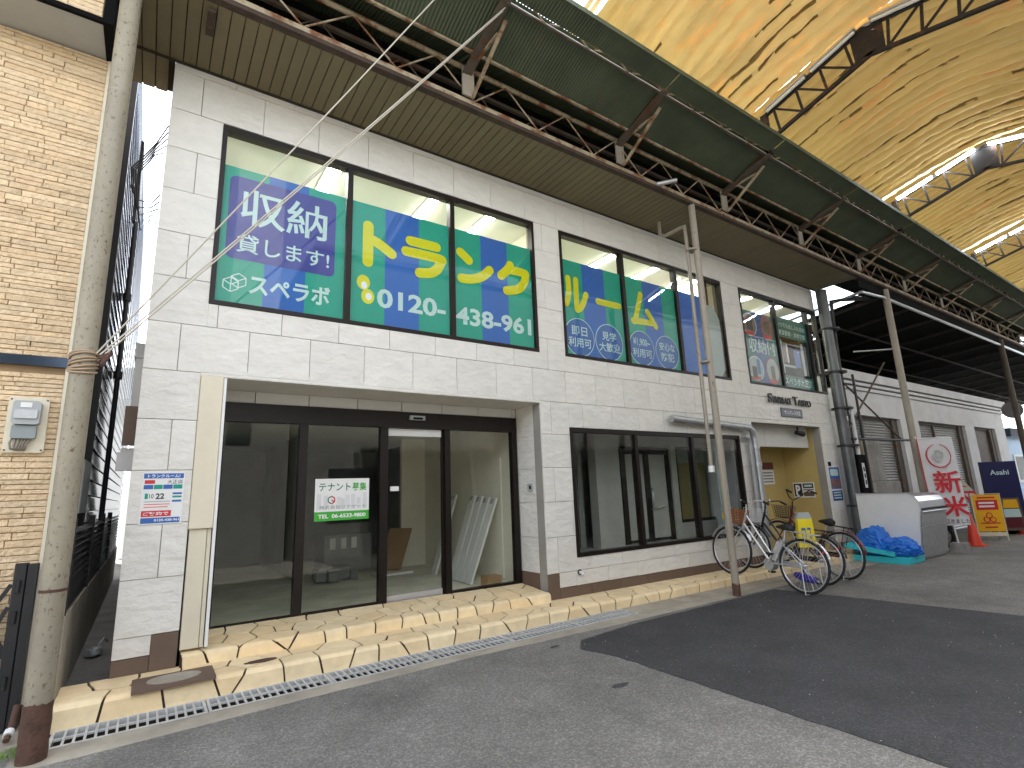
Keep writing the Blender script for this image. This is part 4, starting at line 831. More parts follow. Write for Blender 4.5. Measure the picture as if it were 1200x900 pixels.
# alley: low wall with louvres, air conditioner, navy house, cables
t = thing('louvre_fence', 'low concrete wall topped by black louvres along the left side of the alley', 'fence', (-.55, 2, 0))
obj('base_wall', B(-.63, -.47, -.35, 9, -.1, .78), m_conc, t)
for k in range(11): z = .82+k*.062; obj('louvre_slat', MB().bar((-.50, -.30, z), (-.50, 8.9, z), .05, .012, up=(.6, 0, .8)), m_blackm, t)
for y in (-.32, 1.6, 3.4, 5.2): obj('post', B(-.53, -.47, y, y+.04, .78, 1.55), m_blackm, t)
t = thing('wall_unit', 'pale grey utility box on the side wall over the alley louvres', 'utility box', (-.6, 1.4, 1.9)); obj('body', B(-.84, -.56, .85, 1.6, 1.58, 2.12), m_plastic, t); obj('door', B(-.845, -.57, .838, .85, 1.60, 2.10), m_oldw, t); obj('latch', B(-.62, -.60, .83, .838, 1.95, 2.0), m_steelg, t)
t = thing('navy_house', 'navy metal sided house rising along the left side of the alley', 'house', (-3, 6, 0))
obj('wall', B(-7, -.64, 2.0, 13, -.1, 8.2), m_navy, t); obj('corner_trim', B(-.66, -.60, 1.96, 2.06, 0, 8.2), m_blackm, t)
z = 1.4; k = 0
while z < 8.1: obj('siding_plank', MB().add([(-.64, 2.06, z), (-.64, 13, z), (-.605, 13, z+.01), (-.605, 2.06, z+.01), (-.62, 2.06, z+.175), (-.62, 13, z+.175)], [(0, 1, 2, 3), (3, 2, 5, 4), (0, 3, 4), (1, 5, 2)]), m_navy, t); z += .19
dp = thing('downpipe', 'thin black downpipe standing against the navy siding in the alley', 'downpipe', (-.55, 4, 3)); obj('pipe', MB().tube([(-.55, 4.0, .3), (-.55, 4.0, 4.9), (-.55, 4.0, 6.3)], .035, 8), m_cable, dp)
for z in (3.6, 4.9): obj('joint', MB().tube([(-.55, 4.0, z), (-.55, 4.0, z+.12)], .06, 8), m_cable, dp)
t = thing('junction_box', 'dark narrow box holding cable ends high up in the alley', 'junction box', (-.42, .62, 5.3)); obj('body', B(-.405, -.375, .62, .70, 4.75, 5.75), m_blackm, t); obj('bracket', B(-.41, -.37, .70, .74, 5.6, 5.72), m_steelg, t)
t = thing('cable_bundle', 'loop of black cables hanging high up between the two houses', 'cables', (-.3, .6, 5.4))
for k in range(5):
    obj('cable', MB().tube([(-.16, .55, 6.0-.09*k), (-.26, .56-.02*k, 5.73-.05*k), (-.36+.012*k, .58-.02*k, 5.54-.03*k), (-.46+.022*k, .58-.03*k, 5.36-.02*k), (-.44+.02*k, .58-.02*k, 5.12-.06*k), (-.36+.01*k, .57, 4.98-.09*k), (-.24, .56, 4.97-.05*k), (-.17, .55, 5.1-.09*k)], .008, 6), m_cable, t)
t = thing('wall_hood', 'small brown hood and white vent pipe sticking out of the side wall in the alley', 'vent hood', (-.2, .6, 2.4)); obj('hood', MB().prism([(.35, 2.62), (.9, 2.30), (.35, 2.22)], (-.26, 0, 0), (0, 1, 0), FZ, FX, .11), m_skirt, t); obj('vent_pipe', MB().box(-.26, -.15, .4, .5, 1.98, 2.2).box(-.29, -.26, .4, .5, 1.98, 2.16), m_oldw, t)
t = thing('side_duct', 'white duct running down the side wall of the tiled building in the alley', 'duct', (-.2, 1, 3)); obj('duct', B(-.24, -.152, .9, 1.1, 2.5, 3.25), m_whitep, t); obj('duct_cap', B(-.25, -.152, .88, 1.12, 3.25, 3.42), m_oldw, t)
t = thing('plastic_bag', 'crumpled pale plastic bag lying on the alley floor', 'bag', (-.36, 1.6, .1))
mb = MB(); bm = bmesh.new(); bmesh.ops.create_icosphere(bm, subdivisions=3, radius=.09)
mb.add([(v.co.x*.9-.34+.03*noise.noise(v.co*14), v.co.y*1.6+1.55, .10+max(-.02, v.co.z*.5+.05*noise.noise(v.co*18))) for v in bm.verts], [tuple(v.index for v in f.verts) for f in bm.faces]); bm.free()
obj('film', mb, m_plastic, t); obj('handle', MB().tube([(-.32, 1.65, .14), (-.27, 1.72, .2), (-.24, 1.78, .15)], .012, 5), m_plastic, t)
t = thing('rear_house', 'bright white house wall closing the far end of the alley', 'house', (-.3, 15, 0)); obj('wall', B(-.62, 3, 14, 20, -.1, 6.0), m_oppw, t); obj('window', B(-.5, -.3, 13.97, 14.0, 4.2, 5.0), m_gdark, t)

# ------------------------------------------------------------------ utility post and cables at the right corner
t = thing('utility_post', 'thick dark grey steel post with cable straps at the right corner of the tiled building', 'post', (13.62, -.22, 0))
obj('shaft', MB().tube([(13.72, -.22, -.1), (13.72, -.22, 6.35)], .125, 16), M('dark_galvanised', C(.11, .115, .115), .4, metal=.5, var=.3, vscale=2), t)
for z in (1.0, 2.4, 3.3, 4.2, 5.3): obj('strap', MB().tube([(13.80, -.23, z), (13.80, -.23, z+.04)], .24, 14), m_blackm, t)
obj('label_strip', B(13.70, 13.74, -.352, -.346, 3.0, 3.12), m_whitep, t)
t = thing('cable_duct', 'bundle of black cables and a dark duct beside the thick corner post', 'cables', (13.98, -.2, 0))
for k in range(4): obj('cable', MB().tube([(13.93+.03*k, -.27+.05*(k % 2), 2.2), (13.93+.03*k, -.27+.05*(k % 2), 4.5), (13.95+.04*k, -.3, 6.1), (14.6+.2*k, -.8, 6.2)], .022, 6), m_cable, t)
obj('duct', B(13.90, 14.28, -.36, -.1, -.1, 2.2), m_dark, t); obj('label', B(14.02, 14.14, -.37, -.36, 1.42, 2.0), m_oldw, t); obj('white_conduit', MB().tube([(13.96, -.36, 2.2), (13.96, -.36, 3.4)], .04, 8), m_oldw, t)
obj('label_text', MB().box(14.05, 14.11, -.372, -.37, 1.5, 1.6).box(14.05, 14.11, -.372, -.37, 1.65, 1.75).box(14.05, 14.11, -.372, -.37, 1.8, 1.9), m_dark, t)
# ------------------------------------------------------------------ neighbour: white shop with grooved cornice and shutters
NX0, NX1, NY, NZ = 14.8, 29.2, .3, 4.55
nb = thing('shuttered_shop', 'low white shop with a grooved cornice and grey roller shutters beyond the tiled building', 'building', (22, 3, 0))
NH = [(15.2, 18.7, -1, 3.36), (20.1, 24.4, -1, 3.38), (25.4, 27.9, -1, 3.40)]
mb = MB()
for r_ in rect_minus((NX0, NX1, -.4, 4.05), NH): mb.box(r_[0], r_[1], NY, NY+.3, r_[2], r_[3])
mb.box(NX1-.3, NX1, NY+.3, 9, -.4, 4.5).box(NX0, NX0+.2, NY+.3, 9, -.4, 4.5); obj('wall', mb, m_oldw, nb)
for z0, z1, p in ((4.052, 4.14, .06), (4.18, 4.26, .10), (4.30, 4.55, .16)): obj('cornice_moulding', B(NX0, NX1+p, NY-p, NY+.3, z0, z1), m_oldw, nb)
obj('cornice_groove', B(NX0, NX1, NY-.01, NY+.3, 4.05, 4.5), m_dark, nb); obj('roof', B(NX0, NX1, NY+.3, 9, 4.4, 4.5), m_concd, nb)
for h, mt in zip(NH, (m_shut, m_shut, m_concd)):
    fr = MB(); fr.box(h[0], h[0]+.1, NY+.14, NY+.29, -.3, h[3]).box(h[1]-.35, h[1], NY+.1, NY+.29, -.3, h[3]).box(h[0]+.1, h[1]-.35, NY+.14, NY+.29, h[3]-.08, h[3]); sh = obj('shutter', fr, m_steelb, nb)
    z = -.3
    if mt is m_shut:
        while z < h[3]-.1:
            obj('shutter_slat', MB().add([(h[0]+.1, NY+.20, z), (h[1]-.35, NY+.20, z), (h[1]-.35, NY+.17, z+.035), (h[0]+.1, NY+.17, z+.035), (h[1]-.35, NY+.20, z+.078), (h[0]+.1, NY+.20, z+.078)], [(0, 1, 2, 3), (3, 2, 4, 5)]), mt, sh); z += .08
        obj('mullion', B((h[0]+h[1])/2-.65, (h[0]+h[1])/2-.58, NY+.10, NY+.165, -.3, h[3]-.08), m_steelb, sh)
    else: obj('door_panel', B(h[0]+.1, h[1]-.35, NY+.20, NY+.25, -.3, h[3]-.08), m_steelb, sh)
# pent roof over the neighbour, with rafters
pr = thing('pent_roof', 'dark corrugated pent roof over the shuttered shop behind the canopy', 'roof', (22, 1.5, 6))
def corr2(x0, x1, a, b, p): return corr(x0, x1, a, b, p, .005)
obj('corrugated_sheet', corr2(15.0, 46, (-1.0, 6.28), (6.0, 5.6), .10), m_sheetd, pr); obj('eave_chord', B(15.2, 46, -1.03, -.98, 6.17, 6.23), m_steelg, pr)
for k in range(16): x = 15.2+1.85*k; obj('rafter', MB().bar((x, -.98, 6.20), (x, 5.9, 5.52), .05, .07), m_arch, pr)
for y in (.6, 2.2, 3.8): z = 6.22-.097*(y+1); obj('purlin', B(15.0, 46, y, y+.05, z-.10, z-.05), m_arch, pr)
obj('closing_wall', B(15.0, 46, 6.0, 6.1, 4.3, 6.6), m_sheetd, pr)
obj('side_frame', MB().bar((14.3, -.9, 6.20), (14.3, 5, 5.55), .05, .05).bar((14.3, -.9, 6.2), (15.2, -1.0, 6.2), .05, .05), m_steelg, pr)
t = thing('rear_white_wall', 'pale gable wall seen in the gap between the tiled building and the pent roof', 'house', (14.4, 2.5, 0)); obj('wall', B(13.76, 14.98, 1.6, 4, -.3, 12), m_oldw, t); obj('coping', B(13.74, 15.0, 1.58, 4, 12, 12.1), m_concd, t)
obj('sun_gap_strip', B(13.97, 46, -.99, -.97, 6.25, 6.462), m_sheetd, pr)  # strip added between eave and girder to keep a sun streak out
# crossed tie rods in the gap
t = thing('tie_rods', 'rusty crossed tie rods and a black bar before the left shutter', 'rods', (15.3, -.3, 3.5))
obj('rod', MB().tube([(13.95, -.30, 3.95), (16.86, -.30, 2.6)], .024, 6), m_steelb, t); obj('rod', MB().tube([(13.70, -.33, 2.78), (16.5, -.33, 4.75)], .024, 6), m_steelb, t); obj('bar', MB().tube([(13.75, -.36, 2.57), (17.3, -.36, 2.62)], .035, 6), m_blackm, t); obj('bar', MB().tube([(14.3, -.5, 4.75), (15.5, -.98, 4.85), (15.5, -.98, 4.9)], .02, 6), m_steelg, t)
obj('post', MB().tube([(14.35, -.36, -.1), (14.35, -.36, 4.2)], .03, 6), m_blackm, t)
t = thing('block_wall', 'stepped pile of grey concrete blocks and boards before the left shutter', 'block wall', (16, .1, 0))
for r_ in range(5):
    n = 5 if r_ < 4 else 4
    for c in range(n): x = 14.95+c*.5+(.0 if r_ % 2 else .06); obj('block', MB().cbox(x, x+.49, -.02, .2, -.1+r_*.33, .222+r_*.33, .01), m_block, t)
for c in range(3): obj('board', MB().cbox(15.0+c*.42, 15.40+c*.42, -.04+.02*c, .16, 1.56, 2.62, .01), M('old_beige_board', C(.33, .29, .23), .8, var=.15) if c == 0 else m_block, t)
# ------------------------------------------------------------------ white counter cabinet with rolled steel top
t = thing('counter_cabinet', 'white sided cabinet with a rolled stainless top standing in front of the shutters', 'cabinet', (13.9, -.95, -.08))
def cabp(off=0): return [(-.40+off, -.07), (-1.46-off, -.07), (-1.56-off, .80), (-1.60-off, .98), (-1.58-off, 1.12), (-1.52-off, 1.22), (-1.42-off, 1.285+off), (-.40+off, 1.30+off)]
obj('side_panel', MB().prism(cabp(), (13.36, 0, 0), (0, 1, 0), FZ, FX, .03), m_whitep, t)
mb = MB(); mb.prism(cabp(-.015), (13.395, 0, 0), (0, 1, 0), FZ, FX, 1.42); obj('body', mb, m_chrome, t)
mb = MB(); P_ = cabp(.006)
for i in range(len(P_)-1): mb.bar((13.35, *P_[i]), (13.35, *P_[i+1]), .012, .03, up=(1, 0, 0))
obj('edge_trim', mb, m_silver, t)
obj('front_door', MB().add([(13.41, -1.555, .60), (14.80, -1.555, .60), (14.80, -1.575, .84), (13.41, -1.575, .84)]+[(13.41, -1.53, .60), (14.80, -1.53, .60), (14.80, -1.55, .84), (13.41, -1.55, .84)], [(0, 1, 2, 3), (0, 4, 5, 1), (3, 2, 6, 7), (0, 3, 7, 4), (1, 5, 6, 2)]), m_steelg, t)
obj('front_door', MB().add([(13.41, -1.482, -.02), (14.80, -1.482, -.02), (14.80, -1.552, .575), (13.41, -1.552, .575)]+[(13.41, -1.45, -.02), (14.80, -1.45, -.02), (14.80, -1.52, .575), (13.41, -1.52, .575)], [(0, 1, 2, 3), (0, 4, 5, 1), (3, 2, 6, 7), (0, 3, 7, 4), (1, 5, 6, 2)]), m_steelg, t)
obj('grip_rail', MB().tube([(13.40, -1.60, .90), (14.81, -1.60, .90)], .018, 6), m_chrome, t); obj('grip_rail', MB().tube([(13.40, -1.605, .95), (14.81, -1.605, .95)], .012, 6), m_dark, t)
# aqua foam boards and blue tarp
GZ = gz(13)
t = thing('foam_board', 'aqua foam board lying on the ground under the blue tarp', 'foam board', (12.9, -1.0, GZ))
obj('slab', MB().cbox(12.55, 13.32, -1.52, -.42, GZ, GZ+.13, .012), m_aqua, t)
t = thing('foam_board', 'tilted aqua foam board lying on the lower board behind the tarp', 'foam board', (12.8, -.75, GZ+.13))
obj('slab', MB().bar((12.62, -.40, GZ+.33), (12.78, -1.25, GZ+.18), .55, .08), m_aqua, t)
bm = bmesh.new(); bmesh.ops.create_icosphere(bm, subdivisions=5, radius=1)
mb = MB(); vs = []
for v in bm.verts:
    p = v.co; n1 = noise.noise(p*2.2+Vector((3, 1, 7))); n2 = 1-abs(noise.noise(p*4.5+Vector((1, 9, 2))))*2; n3 = 1-abs(noise.noise(p*10))*2
    n4 = 1-abs(noise.noise(p*6.5+Vector((p.x*2, 3, p.z*3))))*2.6; q = p*(1+.16*n1+.10*n2+.05*n3+.07*n4); z = max(q.z, -.55)
    hgt = .20+.13*noise.noise(Vector((p.y*1.5, 2, 3)))+.09*(p.y > .0)
    vs.append((12.95+q.x*.34, -1.0+q.y*.58, GZ+.13+.55*hgt+z*hgt*1.0+.03*n2))
mb.add(vs, [tuple(v.index for v in f.verts) for f in bm.faces]); bm.free()
tag(obj('tarp', mb, m_tarp), 'crumpled bright blue tarp heaped on the aqua foam boards', 'tarp')
tag(obj('white_slab', B(12.30, 12.62, -.35, -.05, gz(12)-.02, gz(12)+.12), m_oldw), 'small white slab on the ground between the black bicycle and the foam boards', 'slab')
# ------------------------------------------------------------------ banners, cone, boards
def frame_at(p, ang): c, s = math.cos(R(ang)), math.sin(R(ang)); return Vector(p), Vector((c, s, 0)), Vector((s, -c, 0))
t = thing('rice_banner', 'white nobori banner with a red ring and red brush characters beside the steel cabinet', 'banner', (15.3, -1.35, gz(15)))
o_, U, N = frame_at((15.2, -1.2, 0), -52); W_ = .70
mb = MB(); nx, nz = 10, 24; vs = []
for i in range(nx+1):
    for j in range(nz+1): f, g_ = i/nx, j/nz; p = o_+U*(W_*f)+N*(.03*math.sin(f*5+g_*3)*(1-g_*.3))+Vector((.0, 0, .50+2.02*g_))+U*(-.05*(g_)); vs.append(p)
mb.add(vs, [(i*(nz+1)+j, (i+1)*(nz+1)+j, (i+1)*(nz+1)+j+1, i*(nz+1)+j+1) for i in range(nx) for j in range(nz)], True)
obj('cloth', mb, M('banner_cloth', C(.74, .74, .75), .8, var=.06, vscale=3, trans=.2), t)
def onb(f, g_, d=.05): return o_+U*(W_*f-.05*g_)+N*d+Vector((0, 0, .50+2.02*g_))
Vb = (onb(0, 1)-onb(0, 0)).normalized()
mb = MB(); [mb.tube([onb(.5+.34*math.cos(R(a+18*i)), .79+.135*math.sin(R(a+18*i)), .055) for i in range(15)], [.006+.012*math.sin(math.pi*i/14) for i in range(15)], 6) for a in (100,)]
[mb.tube([onb(.5+.34*math.cos(R(-10+12*i)), .79+.135*math.sin(R(-10+12*i)), .055) for i in range(8)], .010, 6)]; obj('ring', mb, m_red, t)
text('lettering', '新', m_red, t, onb(.20, .36, .05), U, Vb, .54, .52, .016); text('lettering', '米', m_red, t, onb(.30, .10, .05), U, Vb, .50, .46, .025); text('lettering', '頂きました', m_black, t, onb(.28, .02, .05), U, Vb, .48, .10, .01)
obj('emblem', MB().prism([(.1*math.cos(R(i*30))*(1+.25*math.sin(i*2.2)), .14*math.sin(R(i*30))) for i in range(12)], onb(.5, .79, .045), U, Vb, N, .004), M('grey_rice_print', C(.42, .42, .42), .7, var=.4, vscale=14), t)
obj('pole', MB().tube([onb(-.02, 1.03, -.02), onb(.52, -.02, -.03), onb(.56, -.28, -.03)], .016, 6), m_whitep, t); obj('side_cord', MB().tube([onb(-.02, 1.0), onb(-.03, .5), onb(.01, 0)], .012, 5), m_red, t); obj('crossbar', MB().tube([onb(-.03, 1.0, 0), onb(1.0, 1.0, 0)], .012, 5), m_whitep, t)
bp = onb(.56, -.28, -.03); obj('weight', MB().box(bp.x-.15, bp.x+.15, bp.y-.15, bp.y+.15, gz(15)-.01, gz(15)+.2), m_block, t)
t = thing('scooter_wheel', 'dark wheel of a parked scooter half hidden behind the rice banner', 'wheel', (16.2, -1.0, .2)); obj('tyre', MB().tube([(16.25+.05*0, -.95+.24*math.cos(R(i*18)), .18+.24*math.sin(R(i*18))) for i in range(20)], .05, 8, closed=True), m_rubber, t); obj('hub', MB().tube([(16.2, -.95, .18), (16.3, -.95, .18)], .08, 10), m_steelg, t); obj('spoke', MB().bar((16.25, -.95, -.03), (16.25, -.95, .40), .03).bar((16.25, -1.16, .18), (16.25, -.74, .18), .03), m_steelg, t); obj('mudguard', MB().tube([(16.25, -.95+.31*math.cos(R(20+i*14)), .18+.31*math.sin(R(20+i*14))) for i in range(10)], .06, 6), m_blackm, t)
t = thing('leaning_banner', 'cream and dark red banner leaning over the orange cone', 'banner', (18.3, -.9, gz(18)))
o_, U, N = frame_at((19.6, -.80, .72), -52); Vl = (Vector((0, 0, 1))*.82-U*.56).normalized()
obj('upper_cloth', MB().prism([(0, .55), (.36, .55), (.36, 1.1), (.0, 1.3)], o_, U, Vl, N, .02), M('cream_cloth', C(.50, .52, .42), .8, var=.15), t); obj('lower_cloth', MB().prism([(0, -.1), (.36, -.1), (.36, .545), (.0, .545)], o_, U, Vl, N, .02), m_red, t)
text('lettering', 'お米', m_dgreen, t, o_+U*.08+Vl*.85+N*.022, U, Vl, .24, .26, .03); obj('print', MB().prism([(.2+.11*math.cos(R(i*20)), .68+.06*math.sin(R(i*20))) for i in range(9)], o_+N*.021, U, Vl, N, .003), m_red, t); text('lettering', '新米', m_white, t, o_+U*.06+Vl*.32+N*.022, U, Vl, .24, .16, .02)
obj('pole', MB().tube([o_+U*-.03+Vl*-.75, o_+U*-.03+Vl*1.35], .018, 6), m_steelg, t)
def cone(x, y, label, s=1):
    z = gz(x); t = thing('traffic_cone', label, 'cone', (x, y, z), group='orange cones')
    mb = MB(); mb.lathe([(.15*s, .03), (.145*s, .05), (.035*s, .74*s), (.02*s, .76*s), (0, .76*s)], (x, y, z), 18); obj('body', mb, m_orange, t); obj('foot', MB().prism(rrect(-.21*s, .21*s, -.21*s, .21*s, .05), (x, y, z), (1, 0, 0), (0, 1, 0), FZ, .03), m_orange, t)
cone(17.15, -1.32, 'orange traffic cone between the rice banner and the yellow sign board'); cone(21.3, -1.35, 'orange traffic cone behind the yellow sign board', .7)
t = thing('sign_board', 'yellow standing sign board with a red box and red triple ring emblem', 'sign board', (18.5, -1.3, gz(18)))
o_, U, N = frame_at((18.45, -1.05, gz(18)), -50); up = Vector((0, 0, 1)); Wb = .68
obj('panel', MB().prism(rrect(.03, Wb-.03, .24, 1.20, .05), o_, U, up, N, .02), m_amber, t); obj('print', MB().prism(rrect(.09, Wb-.10, .80, 1.06, .02), o_+N*.0205, U, up, N, .002), m_red, t)
for cx, cz in ((.34, .66), (.27, .55), (.41, .55)): obj('emblem', MB().tube([o_+U*(cx+.065*math.cos(R(30*i)))+up*(cz+.065*math.sin(R(30*i)))+N*.022 for i in range(12)], .012, 5, closed=True), m_red, t)
for a, b, z, h in ((.12, .56, .44, .03), (.2, .48, .33, .04), (.14, .54, 1.10, .04)): obj('print', MB().prism([(a, z), (b, z), (b, z+h), (a, z+h)], o_+N*.0205, U, up, N, .002), m_red, t)
for z in (.96, .87): obj('print', MB().prism([(.15, z), (.50, z), (.50, z+.045), (.15, z+.045)], o_+N*.023, U, up, N, .002), m_white, t)
mb = MB(); mb.tube([o_+U*.02, o_+U*.02+up*1.22, o_+U*(Wb-.02)+up*1.22, o_+U*(Wb-.02)], .02, 6); obj('frame', mb, m_beige, t)
mb = MB(); mb.tube([o_+U*.02+up*1.2, o_+U*.02-N*.38], .016, 6).tube([o_+U*(Wb-.02)+up*1.2, o_+U*(Wb-.02)-N*.38], .016, 6); obj('rear_leg', mb, m_steelg, t); obj('lower_rail', MB().prism([(.03, .12), (Wb-.03, .12), (Wb-.03, .22), (.03, .22)], o_, U, up, N, .02), m_beige, t)
t = thing('beer_signboard', 'tall navy beer sign panel with small pale script near the far end', 'sign panel', (20.6, -1.1, gz(20)))
o_, U, N = frame_at((21.2, -.66, gz(20)), -46)
obj('panel', MB().prism([(0, .1), (.95, .1), (.95, 2.12), (0, 2.12)], o_, U, up, N, .08), m_navyb, t); text('lettering', 'Asahi', m_ltext, t, o_+U*.22+up*1.72+N*.085, U, up, .50, .15, .02); obj('base', MB().prism([(.1, .0), (.85, .0), (.85, .1), (.1, .1)], o_-N*.2, U, up, N, .5), m_dark, t)
t = thing('menu_stand', 'dark menu stand with a yellow and a red card before the navy panel', 'menu stand', (20.2, -1.3, gz(20)))
o2, U, N = frame_at((20.75, -1.06, gz(20)), -46)
obj('board', MB().prism([(0, .12), (.55, .12), (.5, 1.05), (.02, 1.05)], o2, U, up, N, .04), m_skirt, t); obj('card', MB().prism([(.06, .76), (.46, .76), (.44, 1.0), (.1, 1.0)], o2+N*.041, U, up, N, .004), m_amber, t); obj('card', MB().prism([(.06, .50), (.48, .50), (.46, .73), (.06, .73)], o2+N*.041, U, up, N, .004), m_ltext, t); obj('card', MB().prism([(.06, .2), (.48, .2), (.48, .48), (.06, .48)], o2+N*.041, U, up, N, .004), m_maroon, t)
# far end of the arcade
t = thing('far_house', 'pale blue far house with a window at the open end of the arcade', 'house', (36, 3, 0)); obj('wall', B(33, 41, 1.2, 7, -.4, 3.3), M('pale_blue_wall', C(.42, .55, .70), .7), t); f = obj('window', MB().box(33.6, 35.6, 1.15, 1.2, 1.2, 2.5), m_whitep, t); obj('pane', B(33.8, 35.4, 1.13, 1.15, 1.3, 2.4), m_glass, f); obj('roof', B(32.8, 41, .9, 7, 3.3, 3.7), m_navy, t)
t = thing('hanging_lantern', 'round pale sign hanging by the far dark pole', 'round sign', (26, -.8, 4)); obj('disc', MB().tube([(25.9, -.75, 3.9), (26.0, -.75, 3.9)], .30, 20), m_oppg, t); obj('arm', MB().tube([(25.2, -1, 4.2), (25.95, -.75, 4.3)], .03, 6), m_blackm, t)
t = thing('end_building', 'dark building on the far side beyond the open end of the arcade', 'building', (60, 0, 0)); obj('wall', B(52, 60, -20, 3, -.6, 5), m_oppg, t); obj('roof', B(51.5, 60, -20, 3.2, 5, 5.4), m_navy, t)

# ------------------------------------------------------------------ bicycles
def bicycle(rear, front, label, fm, basket, bmat, rr=.36, bar='flat', rack=True, motor=False, saddle=m_rubber, child=False, guard=None):
    rear, front = Vector(rear), Vector(front); ax = (front-rear); wb = ax.length; Xd = ax.normalized(); Yd = Vector((0, 0, 1)).cross(Xd).normalized(); Zd = Xd.cross(Yd)
    lean = R(4); Yd2 = Yd*math.cos(lean)+Zd*math.sin(lean); Zd2 = Zd*math.cos(lean)-Yd*math.sin(lean)
    t = thing('bicycle', label, 'bicycle', rear, group='bicycles parked by the entrance')
    def P(x, y, z): return rear+Xd*x+Yd2*y+Zd2*z
    def circ(cx, r, y=0, n=30, a0=0, a1=360): return [P(cx+r*math.cos(R(a0+(a1-a0)*i/n)), y, rr+r*math.sin(R(a0+(a1-a0)*i/n))) for i in range(n+(0 if a1-a0 == 360 else 1))]
    k = rr/.34
    for cx in (0, wb):
        wh = obj('wheel', MB().tube(circ(cx, rr-.048), .011, 6, closed=True), m_silver, t)
        obj('tyre', MB().tube(circ(cx, rr-.02), .020, 8, closed=True), m_rubber, wh)
        mb = MB()
        for i in range(28): a = R(i*360/28); a2 = a+R(18)*(1 if i % 2 else -1); mb.tube([P(cx+.03*math.cos(a2), .025*(1 if i % 4 < 2 else -1), rr+.03*math.sin(a2)), P(cx+(rr-.05)*math.cos(a), 0, rr+(rr-.05)*math.sin(a))], .0022, 3, caps=False)
        obj('spokes', mb, m_silver, wh); obj('hub', MB().tube([P(cx, -.05, rr), P(cx, .05, rr)], .024, 10), m_silver, wh)
    bb = (.46*k, 0, .29*k); st_ = (.30*k, 0, .60*k); hd0, hd1 = (.93*k+wb-1.12*k, 0, .72*k), (.89*k+wb-1.12*k, 0, .90*k)
    mb = MB(); mb.tube([P(*hd0), P(*hd1)], .02, 8).tube([P(*bb), P(hd0[0], 0, hd0[2]+.03)], .020, 8).tube([P(bb[0]-.02, 0, bb[2]+.12), P(hd1[0]-.005, 0, hd1[2]-.05)], .016, 8).tube([P(*bb), P(st_[0]-.03, 0, st_[2]+.05)], .017, 8)
    for s in (-1, 1): mb.tube([P(0, .055*s, rr), P(bb[0]-.03, .03*s, bb[2])], .011, 6).tube([P(0, .055*s, rr), P(st_[0], .02*s, st_[2]-.03)], .009, 6)
    obj('frame', mb, fm, t)
    mb = MB(); mb.tube([P(*hd0), P(hd0[0]+.015, 0, hd0[2]-.06)], .02, 8)
    for s in (-1, 1): mb.tube([P(hd0[0]+.01, .05*s, hd0[2]-.05), P(wb-.06*k, .055*s, rr+.14*k), P(wb, .055*s, rr)], .012, 6)
    obj('fork', mb, fm, t)
    mb = MB(); hz = hd1[2]+.14*k; hx_ = hd1[0]-.03
    hb = [P(hx_-.20, -.28, hz+.0), P(hx_-.06, -.27, hz+.05), P(hx_+.02, -.12, hz+.03), P(hx_+.03, 0, hz-.02), P(hx_+.02, .12, hz+.03), P(hx_-.06, .27, hz+.05), P(hx_-.20, .28, hz)] if bar == 'flat' else [P(hx_-.22, -.33, hz+.16), P(hx_-.08, -.30, hz+.20), P(hx_+.0, -.13, hz+.06), P(hx_+.02, 0, hz), P(hx_, .13, hz+.06), P(hx_-.08, .30, hz+.20), P(hx_-.22, .33, hz+.16)]
    mb.tube([P(*hd1), P(hx_+.03, 0, hz-.02)], .014, 8).tube(hb, .012, 8); h_ = obj('handlebar', mb, m_silver if fm is m_silver else m_blackm, t)
    for q in (0, 6): d = (hb[1 if q == 0 else 5]-hb[q]).normalized(); obj('grip', MB().tube([hb[q], hb[q]+d*.11], .019, 8), m_rubber, h_)
    obj('bell', MB().tube([hb[2], hb[2]+Vector((0, 0, .045))], .022, 8), m_chrome, h_)
    sx, sz = st_[0]-.05, st_[2]+.16*k
    obj('seat_post', MB().tube([P(st_[0]-.03, 0, st_[2]), P(sx, 0, sz)], .013, 8), m_silver, t)
    mb = MB(); mb.tube([P(sx-.14, 0, sz+.03), P(sx-.08, 0, sz+.035), P(sx+.02, 0, sz+.03), P(sx+.15, 0, sz+.02)], [.045, .075, .05, .018], 10); obj('saddle', mb, saddle, t)
    for cx, a0, a1 in ((0, 5, 165), (wb, 20, 150)):
        pts = circ(cx, rr+.028, 0, 16, a0, a1); g = MB()
        for i in range(16): g.bar(pts[i], pts[i+1], .05, .006, up=Zd2)
        obj('mudguard', g, guard or fm, t)
    c = MB(); c.tube([P(bb[0], -.06, bb[2]), P(bb[0], .06, bb[2])], .03, 10); c.bar(P(bb[0], -.07, bb[2]), P(bb[0]+.06, -.07, bb[2]-.155), .016, .02); c.bar(P(bb[0], .07, bb[2]), P(bb[0]-.06, .07, bb[2]+.155), .016, .02); cr_ = obj('crank', c, m_silver, t)
    p1, p2 = P(bb[0]+.06, -.12, bb[2]-.155), P(bb[0]-.06, .12, bb[2]+.155)
    for p in (p1, p2): obj('pedal', MB().bar(p-Xd*.045, p+Xd*.045, .08, .022), m_rubber, cr_)
    mb = MB(); mb.bar(P(0, -.06, rr), P(bb[0]+.02, -.062, bb[2]), .012, .085); obj('chain_case', mb, m_silver if motor else m_blackm, t)
    if motor: obj('motor', MB().tube([P(bb[0]+.0, -.075, bb[2]-.03), P(bb[0], .06, bb[2]-.03)], .085, 12), m_steelg, t); obj('battery', MB().bar(P(bb[0]-.05, 0, bb[2]+.06), P(st_[0]+.02, 0, st_[2]-.02), .07, .10), m_silver, t)
